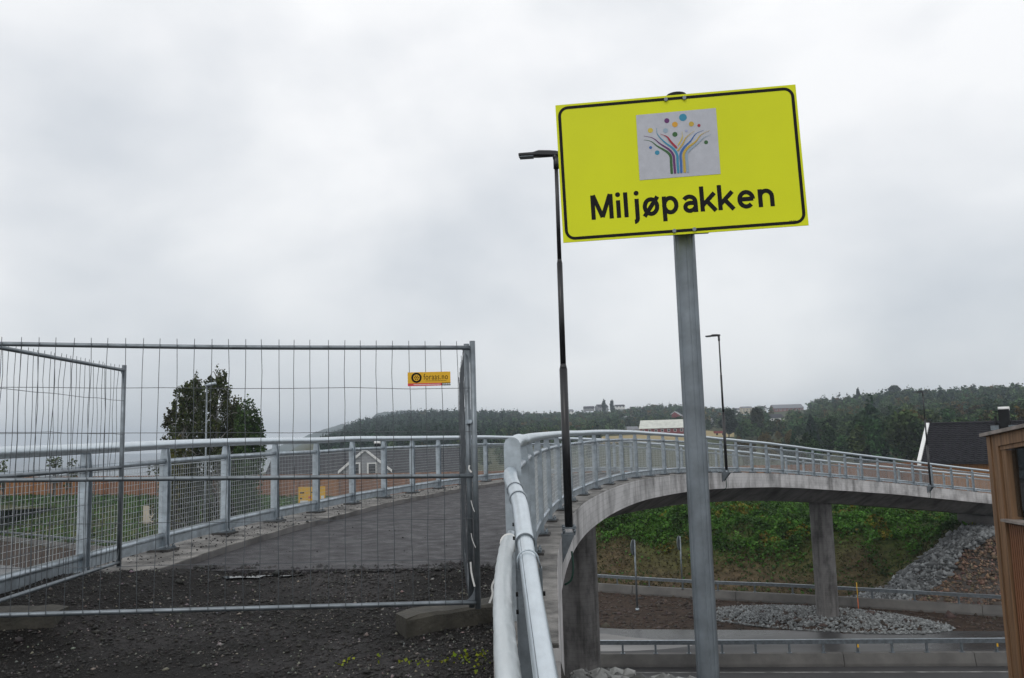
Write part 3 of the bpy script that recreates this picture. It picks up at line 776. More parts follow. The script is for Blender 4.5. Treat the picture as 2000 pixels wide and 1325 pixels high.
# crushed stone round the far pier and below the far abutment
n = 6500; a = rng.uniform(0, 2 * PI, n); r_ = np.sqrt(rng.random(n))
X = 14.6 + 5.6 * r_ * np.cos(a); Y = 41.7 - .35 * (X - 14.6) + 2.5 * r_ * np.sin(a)
g = rng.uniform(.10, .30, (n, 1))
stones('crushed_stone', np.stack([X, Y, np.maximum(zt(X, Y), 0.03) + .02], -1), rng.uniform(.05, .11, n), np.c_[g * .95, g, g], ROCK, kind='stuff', parent=ground)
n = 46000; X = rng.uniform(15, 33, n); Y = rng.uniform(39, 48, n)
s = (Y - np.interp(X, BX, BY)) * .87; ra = rock_area(X, Y)
kk = (s > .7) & (ra > 0); X, Y, ra, s = X[kk], Y[kk], ra[kk], s[kk]; n = len(X)
brown = (ra > 1.2 + .8 * (fbm(X, Y, 5) - .5)) & (X < 25.2 + 1.5 * fbm(X, Y, 8)) & (Y < 44.2 + fbm(X * .8, Y, 9))
g = rng.uniform(.07, .34, (n, 1)); cc = np.c_[g * .95, g, g * 1.02]
cc[brown] = jit_col([.16, .105, .072], brown.sum(), .65)
stones('crushed_stone', np.stack([X, Y, zt(X, Y) + .03], -1), np.where(brown, rng.gamma(4, .018, n), rng.gamma(5, .021, n)), cc, ROCK, kind='stuff', parent=ground)

# ------------------------------------------------------------------ plants on the cut slope
def slope_pts(n, x0, x1, s0, s1):
    X = rng.uniform(x0, x1, n); s = rng.uniform(s0, s1, n); Y = np.interp(X, BX, BY) + s / .87
    return X, Y, s
X, Y, s = slope_pts(150000, 2, 31, 1.0, 17)
dd = rock_area(X, Y)
dens = sstep(.36, .52, fbm(X * .55, Y * .55, 17)) * sstep(4.0, 6.2, s + 4 * (fbm(X * .28, Y * .28, 41) - .5)) * .9 + .02 * (fbm(X * 1.2, Y * 1.2, 19) > .5) + .35 * sstep(6, 8, s)
kk = (rng.random(len(X)) < dens) & (dd < -.1); X, Y, s = X[kk], Y[kk], s[kk]; n = len(X)
hh_ = np.sqrt(rng.random(n)) * (.08 + 1.25 * sstep(2.5, 6.5, s) * np.clip(fbm(X * .95, Y * .95, 6) - .33, 0, 1) * 1.6)
cl_ = sstep(.3, .65, fbm(X * 1.3, Y * 1.3, 71))[:, None]
cA = jit_col([.04, .085, .02], n, .45) * (1 - cl_) + jit_col([.07, .165, .024], n, .4) * cl_
yc = atz(1528, 1030, 1.6); ylw = (np.hypot((X - yc[0]) / 1.5, (Y - yc[1]) / 3.5) + .5 * fbm(X * 2, Y * 2, 3) < 1.2) | (fbm(X * .5 + 7, Y * .5, 61) > .66)
cA[ylw & (rng.random(n) < .65)] *= V(2.6, 1.0, .9)
raw_mesh('slope_plants', *quads_cloud(np.stack([X, Y, zt(X, Y) + .04 + hh_], -1), rng.uniform(.07, .19, n), cA, .35), LEAF, 'stuff', parent=ground)
X, Y, s = slope_pts(15000, 2, 31, .9, 8); kk = rock_area(X, Y) < -.1; X, Y = X[kk], Y[kk]; n = len(X)
dryc = jit_col([.07, .062, .026], n, .5); gk = fbm(X * .7, Y * .7, 91) > .5; dryc[gk] = jit_col([.045, .075, .02], gk.sum(), .4)
raw_mesh('dry_grass', *quads_cloud(np.stack([X, Y, zt(X, Y) + .02 + rng.random(n) * .08], -1), rng.uniform(.06, .2, n), dryc, -.3, .4), LEAF, 'stuff', parent=ground)
X, Y, s = slope_pts(26000, 0, 60, 16, 40); n = len(X)
raw_mesh('slope_grass', *quads_cloud(np.stack([X, Y, zt(X, Y) + .05 + rng.random(n) * .3], -1), rng.uniform(.2, .5, n), jit_col([.05, .085, .02], n, .4), -.5, .5), LEAF, 'stuff', parent=ground)
X, Y, s = slope_pts(30000, -85, 1, .6, 34); n = len(X)
raw_mesh('slope_grass', *quads_cloud(np.stack([X, Y, zt(X, Y) + .1 + rng.random(n) * .22], -1), rng.uniform(.2, .5, n), jit_col([.052, .11, .022], n, .4), -.5, .5), LEAF, 'stuff', parent=ground)

# ------------------------------------------------------------------ street lamps of the bridge
def lamp(i, label, offs=.15):
    p, nl, _, _, t = ST[i]; b = sp(i, -OUT - offs, .04)
    root = thing('street_lamp', b, label, 'lamp', )
    L = 4.72; up = V(0, 0, 1)
    mb = MB(); n = 18
    mb.tube([b + up * .05, b + up * 2.0], [.05, .05], n); mb.tube([b + up * 1.98, b + up * 2.06], [.05, .036], n)
    mb.tube([b + up * 2.05, b + up * 3.35], [.036, .036], n); mb.tube([b + up * 3.33, b + up * 3.40], [.036, .027], n); mb.tube([b + up * 3.39, b + up * L], [.027, .025], n)
    mb.build('pole', BLACK, root)
    mb = MB(); mb.tube([b + up * (L - .13), b + up * (L + .03)], .036, 14)
    mb.build('collar', BLACK, root)
    # luminaire: neck, body tapering to a flat head
    h = nl; sd = np.cross(up, h); o = b + up * (L + .07)
    mb = MB()
    secs = [(-.05, .028, .026, .0), (.0, .035, .036, .0), (.08, .042, .04, .004), (.22, .062, .042, .006), (.26, .07, .034, .0), (.29, .072, .026, -.004), (.46, .072, .02, -.006), (.48, .066, .016, -.006)]
    vs = []
    for x, wd, ht, dz in secs:
        for a, c in ((-1, -.6), (-1, .6), (-.55, 1), (.55, 1), (1, .6), (1, -.6), (.5, -1), (-.5, -1)):
            vs.append(o + h * x + sd * wd * a + up * (ht * c + dz + x * .02))
    m_ = len(secs); fs = [(i_ * 8 + k, i_ * 8 + (k + 1) % 8, (i_ + 1) * 8 + (k + 1) % 8, (i_ + 1) * 8 + k) for i_ in range(m_ - 1) for k in range(8)]
    fs += [tuple(reversed(range(8))), tuple((m_ - 1) * 8 + k for k in range(8))]
    mb.add(vs, fs); mb.tube([b + up * (L - .02), o + h * .02], .034, 12)
    hd = mb.build('lamp_head', BLACK, root)
    mb = MB(); mb.box(o + h * .38 + up * (-.0265), .09, .06, .004, h, sd); mb.build('lens', GALVD, hd)
    mb = MB(); mb.box(b + up * .045, .085, .085, .008)
    for a in (-1, 1):
        for c in (-1, 1):
            q = b + V(a, c, 0) * .065; mb.tube([q - up * .02, q + up * .075], .011, 6); mb.tube([q + up * .053, q + up * .07], .02, 6); mb.tube([q - up * .0, q + up * .02], .02, 6)
    mb.build('base_plate', GALVD, root)
    f = sp(i, -OUT, 0); tt = unit(t * V(1, 1, 0)); mb = MB(); ou = -nl
    mb.prism([f + tt * (-.1), f + tt * (-.1) + ou * (offs * 2 - .02), f + tt * (-.1) - up * .33][::-1], tt * .012)
    mb.prism([f + tt * (.09), f + tt * (.09) + ou * (offs * 2 - .02), f + tt * (.09) - up * .33][::-1], tt * .012)
    mb.box(f + ou * (offs - .005) + up * .012, .105, offs, .01, tt, ou)
    mb.build('bracket', GALVD, root)
    c0 = f + ou * .06 - up * .3
    MB().tube(catmull([c0 + up * .1 + ou * .05, c0 + ou * .06 - up * .1, c0 + ou * .03 - up * .24, c0 - up * .3 - ou * .05], 6), .013, 8).build('cable', GREENP, root)
    return root
lamp(iY(10.28), 'black street lamp beside the yellow sign, bolted by the railing end plate', .085)
lamp(int(np.argmin([abs(s[0][0] - 7.0) for s in ST])), 'black street lamp on the footbridge just behind the yellow sign post')
lamp(int(np.argmin([abs(s[0][0] - 20.95) for s in ST])), 'black street lamp on the footbridge in front of the dark tiled roof')

# ------------------------------------------------------------------ yellow information sign
SY = 2.75; aS = R(5.5)
sax = V(math.cos(aS), -math.sin(aS), 0); snr = V(-math.sin(aS), -math.cos(aS), 0)
spt = at(1330, 320, SY)
def onsign(x, y):
    d = ray(x, y); t = ((spt - CAM) @ snr) / (d @ snr)
    return CAM + d * t
cn = [onsign(*p) for p in ((1085, 207), (1555, 166), (1577, 441), (1100, 475))]
ctr = sum(cn) / 4; ex = unit((cn[1] - cn[0]) + (cn[2] - cn[3])); ey = unit(np.cross(snr, ex)) 
if ey[2] < 0: ey = -ey
SW = (np.linalg.norm(cn[1] - cn[0]) + np.linalg.norm(cn[2] - cn[3])) / 2; SH = (np.linalg.norm(cn[0] - cn[3]) + np.linalg.norm(cn[1] - cn[2])) / 2
def loc(x, y):
    p = onsign(x, y) - ctr
    return p @ ex, p @ ey
def S(u, v_, k=0.0): return ctr + ex * u + ey * v_ + snr * k
pb = at(1384, 1325, 2.82); pbase = V(pb[0] + .002, 2.82, zt(pb[0], 2.82) - .3)
ptop = at(1321, 193, 2.87)
sign = thing('information_sign', (pbase[0], pbase[1], float(zt(pb[0], 2.82))), 'large yellow information sign with coloured tree emblem on galvanised post', 'sign')
# ribbed post
mb = MB(); n = 48; vs = []
for c in (pbase, ptop):
    for k in range(n):
        q = 2 * PI * k / n; rr = .0375 - (.0022 if (k % 12) in (0, 4) else 0.0)
        vs.append(c + V(math.cos(q), math.sin(q), 0) * rr)
mb.add(vs, [(k, (k + 1) % n, n + (k + 1) % n, n + k) for k in range(n)] + [tuple(range(n, 2 * n))])
mb.build('pole', GALVD, sign)
MB().tube([ptop - V(0, 0, .01), ptop + V(0, 0, .012)], [.042, .036], 20).build('cap', SIGNB, sign)
def rrect(w_, h_, r_, k, seg=8):
    o = []
    for cx, cy, a0 in ((w_ - r_, h_ - r_, 0), (-w_ + r_, h_ - r_, PI / 2), (-w_ + r_, -h_ + r_, PI), (w_ - r_, -h_ + r_, 1.5 * PI)):
        for j in range(seg + 1):
            a = a0 + PI / 2 * j / seg; o.append(S(cx + r_ * math.cos(a), cy + r_ * math.sin(a), k))
    return o
mb = MB(); mb.prism([S(-SW / 2, -SH / 2, 0), S(SW / 2, -SH / 2, 0), S(SW / 2, SH / 2, 0), S(-SW / 2, SH / 2, 0)], snr * .004)
panel = mb.build('sign_panel', YEL, sign)
mb = MB(); b1, b2 = .0075, .0180
o1 = rrect(SW / 2 - b1, SH / 2 - b1, .036, .0048); o2 = rrect(SW / 2 - b2, SH / 2 - b2, .024, .0048); n = len(o1)
mb.add(o1 + o2, [(i, (i + 1) % n, n + (i + 1) % n, n + i) for i in range(n)]); mb.build('border', SIGNB, panel)
for px, py in ((1300, 196.5), (1336, 193.5), (1316.5, 452.5), (1355.5, 449.5)):
    u, v_ = loc(px, py); MB().tube([S(u, v_, .003), S(u, v_, .012)], .0066, 10).build('bolt', GALVD, panel)
for yy in (.42, -.42):
    mb = MB(); c = S(0, SH * yy, -.02); cu_ = V(*ptop[:2], c[2]); mb.box(V((c[0] + cu_[0]) / 2, (c[1] + cu_[1]) / 2, c[2]), .09, .028, .018, sax); mb.build('clamp', GALVD, sign)
mb = MB(); em = [S(*loc(1220 + x / 7.795, 200 + y / 7.795), .005) for x, y in ((172, 205), (228, 1193), (1457, 1098), (1385, 97))]
mb.add(em, [(0, 1, 2, 3)]); emb = mb.build('emblem_field', SILV, panel)
CM = {}
for k_, c_ in dict(green=(.02, .10, .02), purple=(.11, .012, .12), teal=(.02, .23, .36), blue=(.025, .12, .36), gold=(.50, .34, .035), pale=(.27, .36, .44), red=(.33, .01, .03), orange=(.62, .31, .02), yellow=(.58, .44, .05), lav=(.33, .36, .5)).items():
    CM[k_] = mat('print_' + k_, c_, .5, 0, .03)
def epx(x, y): return V(*loc(1220 + x / 7.795, 200 + y / 7.795), 0)
SCL = np.linalg.norm(epx(700, 600) - epx(800, 600)) / 100
def ribbon(pts, w0, w1, cm, k):
    P = catmull([epx(*p) for p in pts], 8); n = len(P); vs = []
    for i, p in enumerate(P):
        t = unit(P[min(i + 1, n - 1)] - P[max(i - 1, 0)]); nn = V(-t[1], t[0], 0); f = i / (n - 1)
        wd = (w0 * (1 - sstep(.35, 1, f)) + w1 * sstep(.35, 1, f)) * SCL / 2
        vs += [S(*(p + nn * wd)[:2], k), S(*(p - nn * wd)[:2], k)]
    mb = MB(); mb.add(vs, [(2 * i, 2 * i + 1, 2 * i + 3, 2 * i + 2) for i in range(n - 1)])
    c = P[0]; m_ = len(mb.v); rad = w0 * SCL / 2
    mb.add([S(c[0] + rad * math.cos(q), c[1] + rad * math.sin(q), k + .0001) for q in np.linspace(0, 2 * PI, 15)[:-1]], [tuple(range(14))])
    mb.build('emblem_stroke', CM[cm], emb)
KS = .0056
for k_, (cm, pts, w0) in enumerate([('green', [(715, 1082), (706, 930), (697, 830), (640, 762), (500, 680), (400, 605), (290, 582)], 40), ('purple', [(765, 1080), (752, 930), (740, 820), (680, 735), (540, 642), (430, 556), (290, 522)], 36),
        ('teal', [(814, 1076), (804, 930), (795, 810), (735, 715), (600, 610), (500, 500), (483, 405)], 36), ('blue', [(860, 1072), (855, 930), (850, 800), (905, 695), (1000, 600), (1080, 490), (1200, 435)], 36),
        ('gold', [(912, 1066), (904, 930), (897, 800), (955, 705), (1080, 605), (1160, 505), (1290, 440)], 36), ('pale', [(958, 1062), (950, 930), (943, 795), (1000, 722), (1120, 625), (1200, 552), (1310, 497)], 34),
        ('red', [(785, 700), (700, 610), (640, 535), (540, 492)], 30), ('yellow', [(812, 660), (858, 585), (876, 530), (868, 455)], 16), ('gold', [(808, 745), (880, 645), (935, 545), (1060, 445)], 20)]):
    ribbon(pts, w0, 4, cm, KS + .0003 * k_)
for x, y, rr, cm in [(885, 240, 58, 'teal'), (640, 290, 39, 'purple'), (763, 347, 43, 'orange'), (1013, 340, 39, 'gold'), (1128, 362, 24, 'red'), (390, 438, 39, 'yellow'), (622, 441, 38, 'pale'), (763, 498, 39, 'green'), (937, 445, 21, 'lav'), (1237, 618, 30, 'green'), (394, 698, 23, 'blue'), (494, 776, 36, 'teal')]:
    c = epx(x, y); mb = MB(); mb.add([S(c[0] + rr * SCL * math.cos(q), c[1] + rr * SCL * math.sin(q), KS) for q in np.linspace(0, 2 * PI, 29)[:-1]], [tuple(range(28))]); mb.build('emblem_dot', CM[cm], emb)

def text_geo(body, bold=0.0, space=1.0):
    cu_ = bpy.data.curves.new('tmp_text', 'FONT'); cu_.body = body; cu_.offset = bold; cu_.space_character = space
    cu_.resolution_u = 6
    ob = bpy.data.objects.new('tmp_text', cu_); col.objects.link(ob); bpy.context.view_layer.update()
    dg = bpy.context.evaluated_depsgraph_get(); me = bpy.data.meshes.new_from_object(ob.evaluated_get(dg))
    vs = np.array([v.co[:2] for v in me.vertices]); fs = [tuple(p.vertices) for p in me.polygons]
    bpy.data.objects.remove(ob); bpy.data.curves.remove(cu_); bpy.data.meshes.remove(me)
    return vs, fs
def text_on(body, o, ax, ay, width, caph, m, parent, bold=0.0, space=1.0, ref='M', name='lettering'):
    """o: world point of the baseline's left end; width = full width, caph = height of the letter ref"""
    vs, fs = text_geo(body, bold, space); rv, _ = text_geo(ref, bold)
    kx = width / (vs[:, 0].max() - vs[:, 0].min()); x0 = vs[:, 0].min(); ky = caph / (rv[:, 1].max() - rv[:, 1].min())
    mb = MB(); mb.add([o + ax * (a - x0) * kx + ay * b * ky for a, b in vs], fs)
    return mb.build(name, m, parent)
ua, va = loc(1156, 430.5); ub, vb = loc(1513.5, 403.5); uc, vc = loc(1154, 383)
tx = unit(ex * (ub - ua) + ey * (vb - va)); ty = unit(np.cross(-snr, tx)); ty = ty if ty[2] > 0 else -ty
UN = math.hypot(ub - ua, vb - va) / 7.40; o0 = S(ua, va, 0); KY = (vc - va) / UN
def arc(cx, cy, rx_, ry_, a0, a1, n=18): return [(cx + rx_ * math.cos(R(q)), cy + ry_ * math.sin(R(q))) for q in np.linspace(a0, a1, n)]
def letter(strokes, dots=(), wd=.172):
    mb = MB()
    for si, pts in enumerate(strokes):
        n = len(pts); vs = []; z = .0046 + .00012 * si
        cl = n > 3 and abs(pts[0][0] - pts[-1][0]) + abs(pts[0][1] - pts[-1][1]) < 1e-4
        for i_, p in enumerate(pts):
            if cl: a_, b_ = pts[i_ - 1 if i_ else n - 2], pts[(i_ + 1) if i_ < n - 1 else 1]
            else: a_, b_ = pts[max(i_ - 1, 0)], pts[min(i_ + 1, n - 1)]
            t = unit(V(b_[0] - a_[0], b_[1] - a_[1])); nn = V(-t[1], t[0]) * wd / 2
            for s_ in (1, -1): vs.append(o0 + tx * (p[0] + s_ * nn[0]) * UN + ty * (p[1] + s_ * nn[1]) * UN * KY + snr * z)
        mb.add(vs, [(2 * i_, 2 * i_ + 1, 2 * i_ + 3, 2 * i_ + 2) for i_ in range(n - 1)])
    for cx, cy in dots: mb.add([o0 + tx * x * UN + ty * y * UN * KY + snr * .0046 for x, y in arc(cx, cy, .1, .1, 0, 345, 24)], [tuple(range(24))])
    mb.build('letter', SIGNB, panel)
letter([[(.08, 0), (.08, 1)], [(.10, 1.0), (.45, .08)], [(.45, .08), (.80, 1.0)], [(.82, 0), (.82, 1)]])
letter([[(1.12, 0), (1.12, .72)]], [(1.12, .95)])
letter([[(1.43, 0), (1.43, 1.02)]])
letter([[(1.88, .72), (1.88, -.04)] + arc(1.76, -.06, .12, .15, 0, -95, 8)], [(1.88, .95)])
letter([arc(2.445, .36, .25, .295, 0, 360, 32), [(2.16, -.03), (2.73, .75)]])
letter([[(2.99, .73), (2.99, -.28)], arc(3.23, .36, .245, .29, 0, 360, 32)])
letter([[(4.25, 0), (4.25, .42)] + arc(4.01, .42, .24, .225, 0, 150, 10), [(4.25, .385), (4.06, .385)] + arc(4.02, .225, .19, .16, 95, 270, 10) + [(4.14, .1), (4.25, .2)]])
for kx in (0, .715): letter([[(4.52 + kx, 0), (4.52 + kx, 1.02)], [(4.55 + kx, .26), (5.03 + kx, .72)], [(4.72 + kx, .40), (5.05 + kx, 0)]])
letter([[(5.99, .37), (6.56, .37)], arc(6.28, .36, .265, .29, 0, 315, 30)])
letter([[(6.84, 0), (6.84, .72)], [(6.84, .38)] + arc(7.07, .40, .235, .245, 165, 0, 10) + [(7.305, 0)]])
ua, va = loc(1541, 435.5); ub, vb = loc(1553.5, 434.6)
text_on('69.21', S(ua, va, .0048), ex, ey, ub - ua, .007, SIGNB, panel, 0, ref='6', name='small_print')

# ------------------------------------------------------------------ temporary fence panels
def fence_panel(a, b, h, label, ext=.045, bend=.004, nv=30, sag=0.0, posts=(1, 1), levels=None, wire_r=.0023, seed=1):
    """a, b: bottom ends of the two posts; h: post height"""
    a = np.asarray(a, float); b = np.asarray(b, float); up = V(0, 0, 1); d = b - a; L = np.linalg.norm(d); t = d / L
    th = unit(t * V(1, 1, 0)); nn = V(-th[1], th[0], 0); rg = random.Random(seed)
    root = thing('temporary_fence', (a + b) / 2, label, 'fence')
    for p in (a, b):
        MB().tube([p - up * .0, p + up * h], .0215, 12).build('post', GALVD, root)
    z0, zm, z1 = .045, h * .487, h - .05
    for nm, z in (('bottom_rail', z0), ('middle_rail', zm), ('top_rail', z1)):
        m_ = (a + b) / 2 + up * (z - (sag if nm == 'top_rail' else 0))
        MB().tube(catmull([a + up * z, m_, b + up * z], 6), .0165, 12).build(nm, GALVD, root)
    mb = MB(); rows = levels or [z0, z0 + (zm - z0) * .335, z0 + (zm - z0) * .66, zm, zm + (z1 - zm) * .34, zm + (z1 - zm) * .68, z1]
    for r_ in rows[1:-1]:
        if abs(r_ - zm) < .01: continue
        q = [a + t * L * f + up * (r_ + rg.gauss(0, .003)) + nn * .019 for f in np.linspace(.005, .995, 9)]
        mb.tube(q, wire_r, 5, False)
    for k in range(1, nv):
        x = L * k / nv + rg.gauss(0, .004); q = []
        for j, z in enumerate(np.linspace(z0 - .015, z1 + ext, 9)):
            bd = rg.gauss(0, bend) * (0 if j in (0,) else 1)
            q.append(a + t * (x + bd * 1.2) + up * z + nn * (-.02 + bd))
        mb.tube(q, wire_r, 5, False)
    mb.build('wire_mesh', WIRE, root)
    for p, s_ in ((a, 1), (b, -1)):
        for z, v_ in ((z1, -1), (z0, 1)):
            mb = MB(); c = p + up * z
            ar = [c + t * s_ * (.02 + .11 * (1 - math.sin(q))) + up * v_ * (.13 * (1 - math.cos(q)) + .0) for q in np.linspace(0, PI / 2, 6)]
            mb.prism([c + t * s_ * .02] + ar + [c + t * s_ * .02 + up * v_ * .14], nn * .004)
            mb.build('gusset', GALVD, root)
    return root
P1r = at(934, 1189, 6.1); P1l = at(-90, 1218, 5.68)
f1 = fence_panel(P1l, P1r, 1.945, 'temporary mesh fence panel with small yellow notice board, across the gravel path', sag=.012, seed=3, bend=.0025)
P2a = at(-40, 1200, 5.85); P2b = at(232, 1108, 7.95)
f2 = fence_panel(P2b, P2a, 1.92, 'temporary fence panel with bent wires beside the footbridge railing', bend=.016, nv=26, seed=8)
P3a = P1r + V(-.047, .05, .0); P3b = V(at(905, 1000, 9.3)[0], 9.3, 0); P3b[2] = ZC - 1.335 + .0
f3 = fence_panel(P3b, P3a, 1.93, 'temporary fence panel turned edge-on beside the wrapped guard rail', bend=.006, seed=5)
mb = MB(); c = (P1r + P3a) / 2 + V(0, 0, 1.345); mb.box(c + V(0, -.005, 0), .032, .026, .014, V(.7, -.7, 0)); mb.tube([c + V(.0, -.06, 0), c + V(0, .06, 0)], .009, 8)
tag(mb.build('fence_clamp', GALV), 'small steel clamp joining two fence posts at the gravel edge', 'clamp')
# loose white plastic strips hanging on the post
for k_, (pts, wd) in enumerate([([(919, 1098), (921, 1120), (927, 1146)], .012), ([(920, 978), (923, 990), (927, 1000)], .005), ([(920, 1042), (923, 1056), (929, 1070)], .005), ([(917, 909), (916, 916), (921, 923)], .012)]):
    P = catmull([at(x, y, 6.05) for x, y in pts], 5); mb = MB()
    for a, b in zip(P[:-1], P[1:]): mb.bar(a, b, .003, wd, (1, 0, 0.2))
    mb.build('plastic_strip', PLASTIC, f3)
mb = MB()
P = catmull([at(x, y, 6.15) for x, y in [(968, 1128), (961, 1145), (962, 1160), (956, 1178)]], 5)
for a, b in zip(P[:-1], P[1:]): mb.bar(a, b, .008, .014, (1, 0, .2))
tag(mb.build('rope_end', PLASTIC), 'frayed pale rope end hanging behind the fence post', 'rope')
# notice board on the panel
def fpt(x, y):
    """point on the plane of the front fence panel"""
    t = unit((P1r - P1l) * V(1, 1, 0)); nn = V(t[1], -t[0], 0); d = ray(x, y)
    return CAM + d * (((P1l + nn * .03 - CAM) @ nn) / (d @ nn))
q0, q1, q2, q3 = fpt(796.5, 755), fpt(880, 753), fpt(880, 726), fpt(796.5, 728)
bx = unit(q1 - q0); by = unit(q3 - q0 - bx * ((q3 - q0) @ bx)); bn = unit(np.cross(bx, by)); BW, BH = np.linalg.norm(q1 - q0), np.linalg.norm(q3 - q0)
def B(u, v_, k=0): return q0 + bx * BW * u + by * BH * v_ + bn * k
mb = MB(); mb.prism([B(0, 0, .008), B(1, 0, .008), B(1, 1, .008), B(0, 1, .008)], bn * .003)
nb = tag(mb.build('notice_board', ORY), 'small yellow notice board with round black logo on the wire mesh', 'notice board')
def flat(pts, k, m, name, par): mb = MB(); mb.add([B(u, v_, k) for u, v_ in pts], [tuple(range(len(pts)))]); return mb.build(name, m, par)
flat([(0, 0), (.79, 0), (.79, .2), (0, .2)], .0118, PINK, 'pink_strip', nb); flat([(.79, 0), (1, 0), (1, .2), (.79, .2)], .0118, SIGNB, 'black_strip', nb)
def disc(u, v_, r_, k, m, name, par, n=24):
    c = B(u, v_, k); mb = MB(); mb.add([c + bx * r_ * math.cos(q) + by * r_ * math.sin(q) for q in np.linspace(0, 2 * PI, n + 1)[:-1]], [tuple(range(n))]); return mb.build(name, m, par)
disc(.205, .6, .038, .0118, SIGNB, 'logo', nb); disc(.205, .6, .024, .0122, ORY, 'logo', nb)
for a in range(7):
    q = a * PI / 3; rr = .0135 if a < 6 else 0
    disc(.205 + rr * math.cos(q) / BW, .6 + rr * math.sin(q) / BH, .0048, .0126, SIGNB, 'logo_dot', nb, 8)
text_on('foraas.no', B(.37, .45, .0118), bx, by, BW * .57, BH * .42, SIGNB, nb, .0, 1.1, ref='f')
for u0, u1, m in ((.14, .76, WHT), ):
    for u in np.arange(u0, u1, .03): flat([(u, .07), (u + .02, .07), (u + .02, .13), (u, .13)], .0122, PLASTIC, 'small_print', nb)
for u in np.arange(.81, .98, .04): flat([(u, .06), (u + .03, .06), (u + .03, .15), (u, .15)], .0122, PLASTIC, 'small_print', nb)
for u in np.arange(.42, .9, .035): flat([(u, .34), (u + .025, .34), (u + .025, .37), (u, .37)], .0118, SIGNB, 'small_print', nb)

def block(c0, c1, depth, h, label, seed):
    """c0, c1: ground ends of the camera-side edge"""
    rg = random.Random(seed); t = unit((c1 - c0) * V(1, 1, 0)); nn = V(-t[1], t[0], 0)
    mb = MB(); b = .02; L = np.linalg.norm((c1 - c0)[:2])
    prof = [(0, -.05), (0, h - b), (b, h), (depth - b, h), (depth, h - b), (depth, -.05)]
    n = 9; vs = []
    for i in range(n):
        f = i / (n - 1); ins = .0 if 0 < i < n - 1 else .02
        for a, z in prof:
            zz = z - (ins if z > 0 else 0); aa = a + (ins if a < depth / 2 else -ins) * (1 if z < h - .001 else 0)
            vs.append(c0 + t * L * f + nn * (aa + rg.gauss(0, .003)) + V(0, 0, zz + rg.gauss(0, .003)))
    k = len(prof); mb.add(vs, [(i * k + j, i * k + (j + 1) % k, (i + 1) * k + (j + 1) % k, (i + 1) * k + j) for i in range(n - 1) for j in range(k)] + [tuple(range(k)), tuple((n - 1) * k + j for j in reversed(range(k)))])
    return tag(mb.build('concrete_block', BLKC), label, 'concrete block')
cA = atz(796, 1249, ZC - 1.452); cB = atz(1012, 1216, ZC - 1.452); cA[2] = cB[2] = ZC - 1.452
block(cA, cB, .26, .165, 'low concrete foot block under the fence posts by the wrapped guard rail', 2)
cA = atz(-170, 1262, ZC - 1.40); cB = atz(102, 1250, ZC - 1.40); cA[2] = cB[2] = ZC - 1.40
block(cA, cB, .27, .21, 'low concrete foot block under the fence corner beside the mesh railing', 4)

# ------------------------------------------------------------------ guard rails running down from the railing end plate
ga = [at(997, 925, 5.72), at(998, 938, 5.5), at(1006, 958, 5.15), at(1016, 990, 4.8), at(1023, 1040, 4.35), at(1031, 1095, 3.95), at(1045, 1190, 3.4), at(1066, 1325, 2.75), at(1090, 1480, 2.2), at(1106, 1620, 1.8)]
P = catmull(ga, 5)
gr = thing('guard_rail', (ga[-3][0], ga[-3][1], float(zt(.0, 3.2))), 'galvanised round guard rail bending down from the railing end plate', 'guard rail')
cut = int(len(P) * .52)
MB().tube(P[:cut], .047, 20).build('pipe_sleeve', PIPE, gr); MB().tube(P[cut - 2:], .041, 20).build('pipe', PIPE, gr)
for k in (10, 13, cut - 1):
    c = P[k]; t = unit(P[k + 1] - P[k - 1]); MB().tube([c - t * .006, c + t * .006], .0515 if k != cut - 1 else .0495, 20).build('band', GALVD, gr)
sm_ = [p + V(-.027, 0, .0305) for p in P[cut - 1:]]; MB().tube(sm_, .0022, 5).build('weld_seam', GALVD, gr)
def channel(px, py, Y, wd, dp, label=None):
    c = at(px, py, Y); mb = MB(); zb = min(float(zt(c[0] + .3, Y)), float(zt(c[0] - .4, Y))) - .3
    prof = [(-wd / 2, 0), (wd / 2, 0), (wd / 2, dp), (wd / 2 - .006, dp), (wd / 2 - .006, .006), (-wd / 2 + .006, .006), (-wd / 2 + .006, dp), (-wd / 2, dp)]
    mb.prism([V(c[0] + a, Y + b, zb) for a, b in prof], V(0, 0, c[2] - zb))
    po = mb.build('post', GALVD, gr)
    for s_, dz in ((-1, .12), (1, .12), (-1, .2)):
        q = V(c[0] + s_ * wd / 2, Y + dp / 2, c[2] - dz); MB().tube([q - V(.012, 0, 0), q + V(.012, 0, 0)], .011, 8).build('bolt', SIGNB, po)
    ci = int(np.argmin([abs(p[1] - Y) for p in P])); cc_ = P[ci]; rr = .05
    arc = [V(c[0] - wd / 2 + .004, Y + .02, c[2] - .01)] + [V(cc_[0] + rr * math.cos(q), Y + .02, cc_[2] + rr * math.sin(q)) for q in np.linspace(PI * 1.02, -.02, 10)] + [V(c[0] + wd / 2 - .004, Y + .02, c[2] - .01)]
    mb = MB(); mb.tube(arc, .0045, 6)
    mb.build('strap', GALV, po)
channel(1035, 1111, 3.92, .115, .06); channel(1016, 985, 4.95, .075, .05)
gb = [at(996, 1056, 5.55), at(990, 1070, 5.25), at(984, 1110, 4.75), at(982, 1170, 4.15), at(986, 1250, 3.5), at(993, 1330, 2.98), at(1003, 1480, 2.3), at(1010, 1620, 1.85)]
Q = catmull(gb, 8)
gw = thing('guard_rail', (gb[-3][0], gb[-3][1], float(zt(-.05, 3.2))), 'guard rail wrapped in white plastic sheet beside the gravel path', 'guard rail')
rg = random.Random(4)
Q2 = catmull(gb, 60); dq = np.r_[0, np.cumsum([np.linalg.norm(Q2[i + 1] - Q2[i]) for i in range(len(Q2) - 1)])]
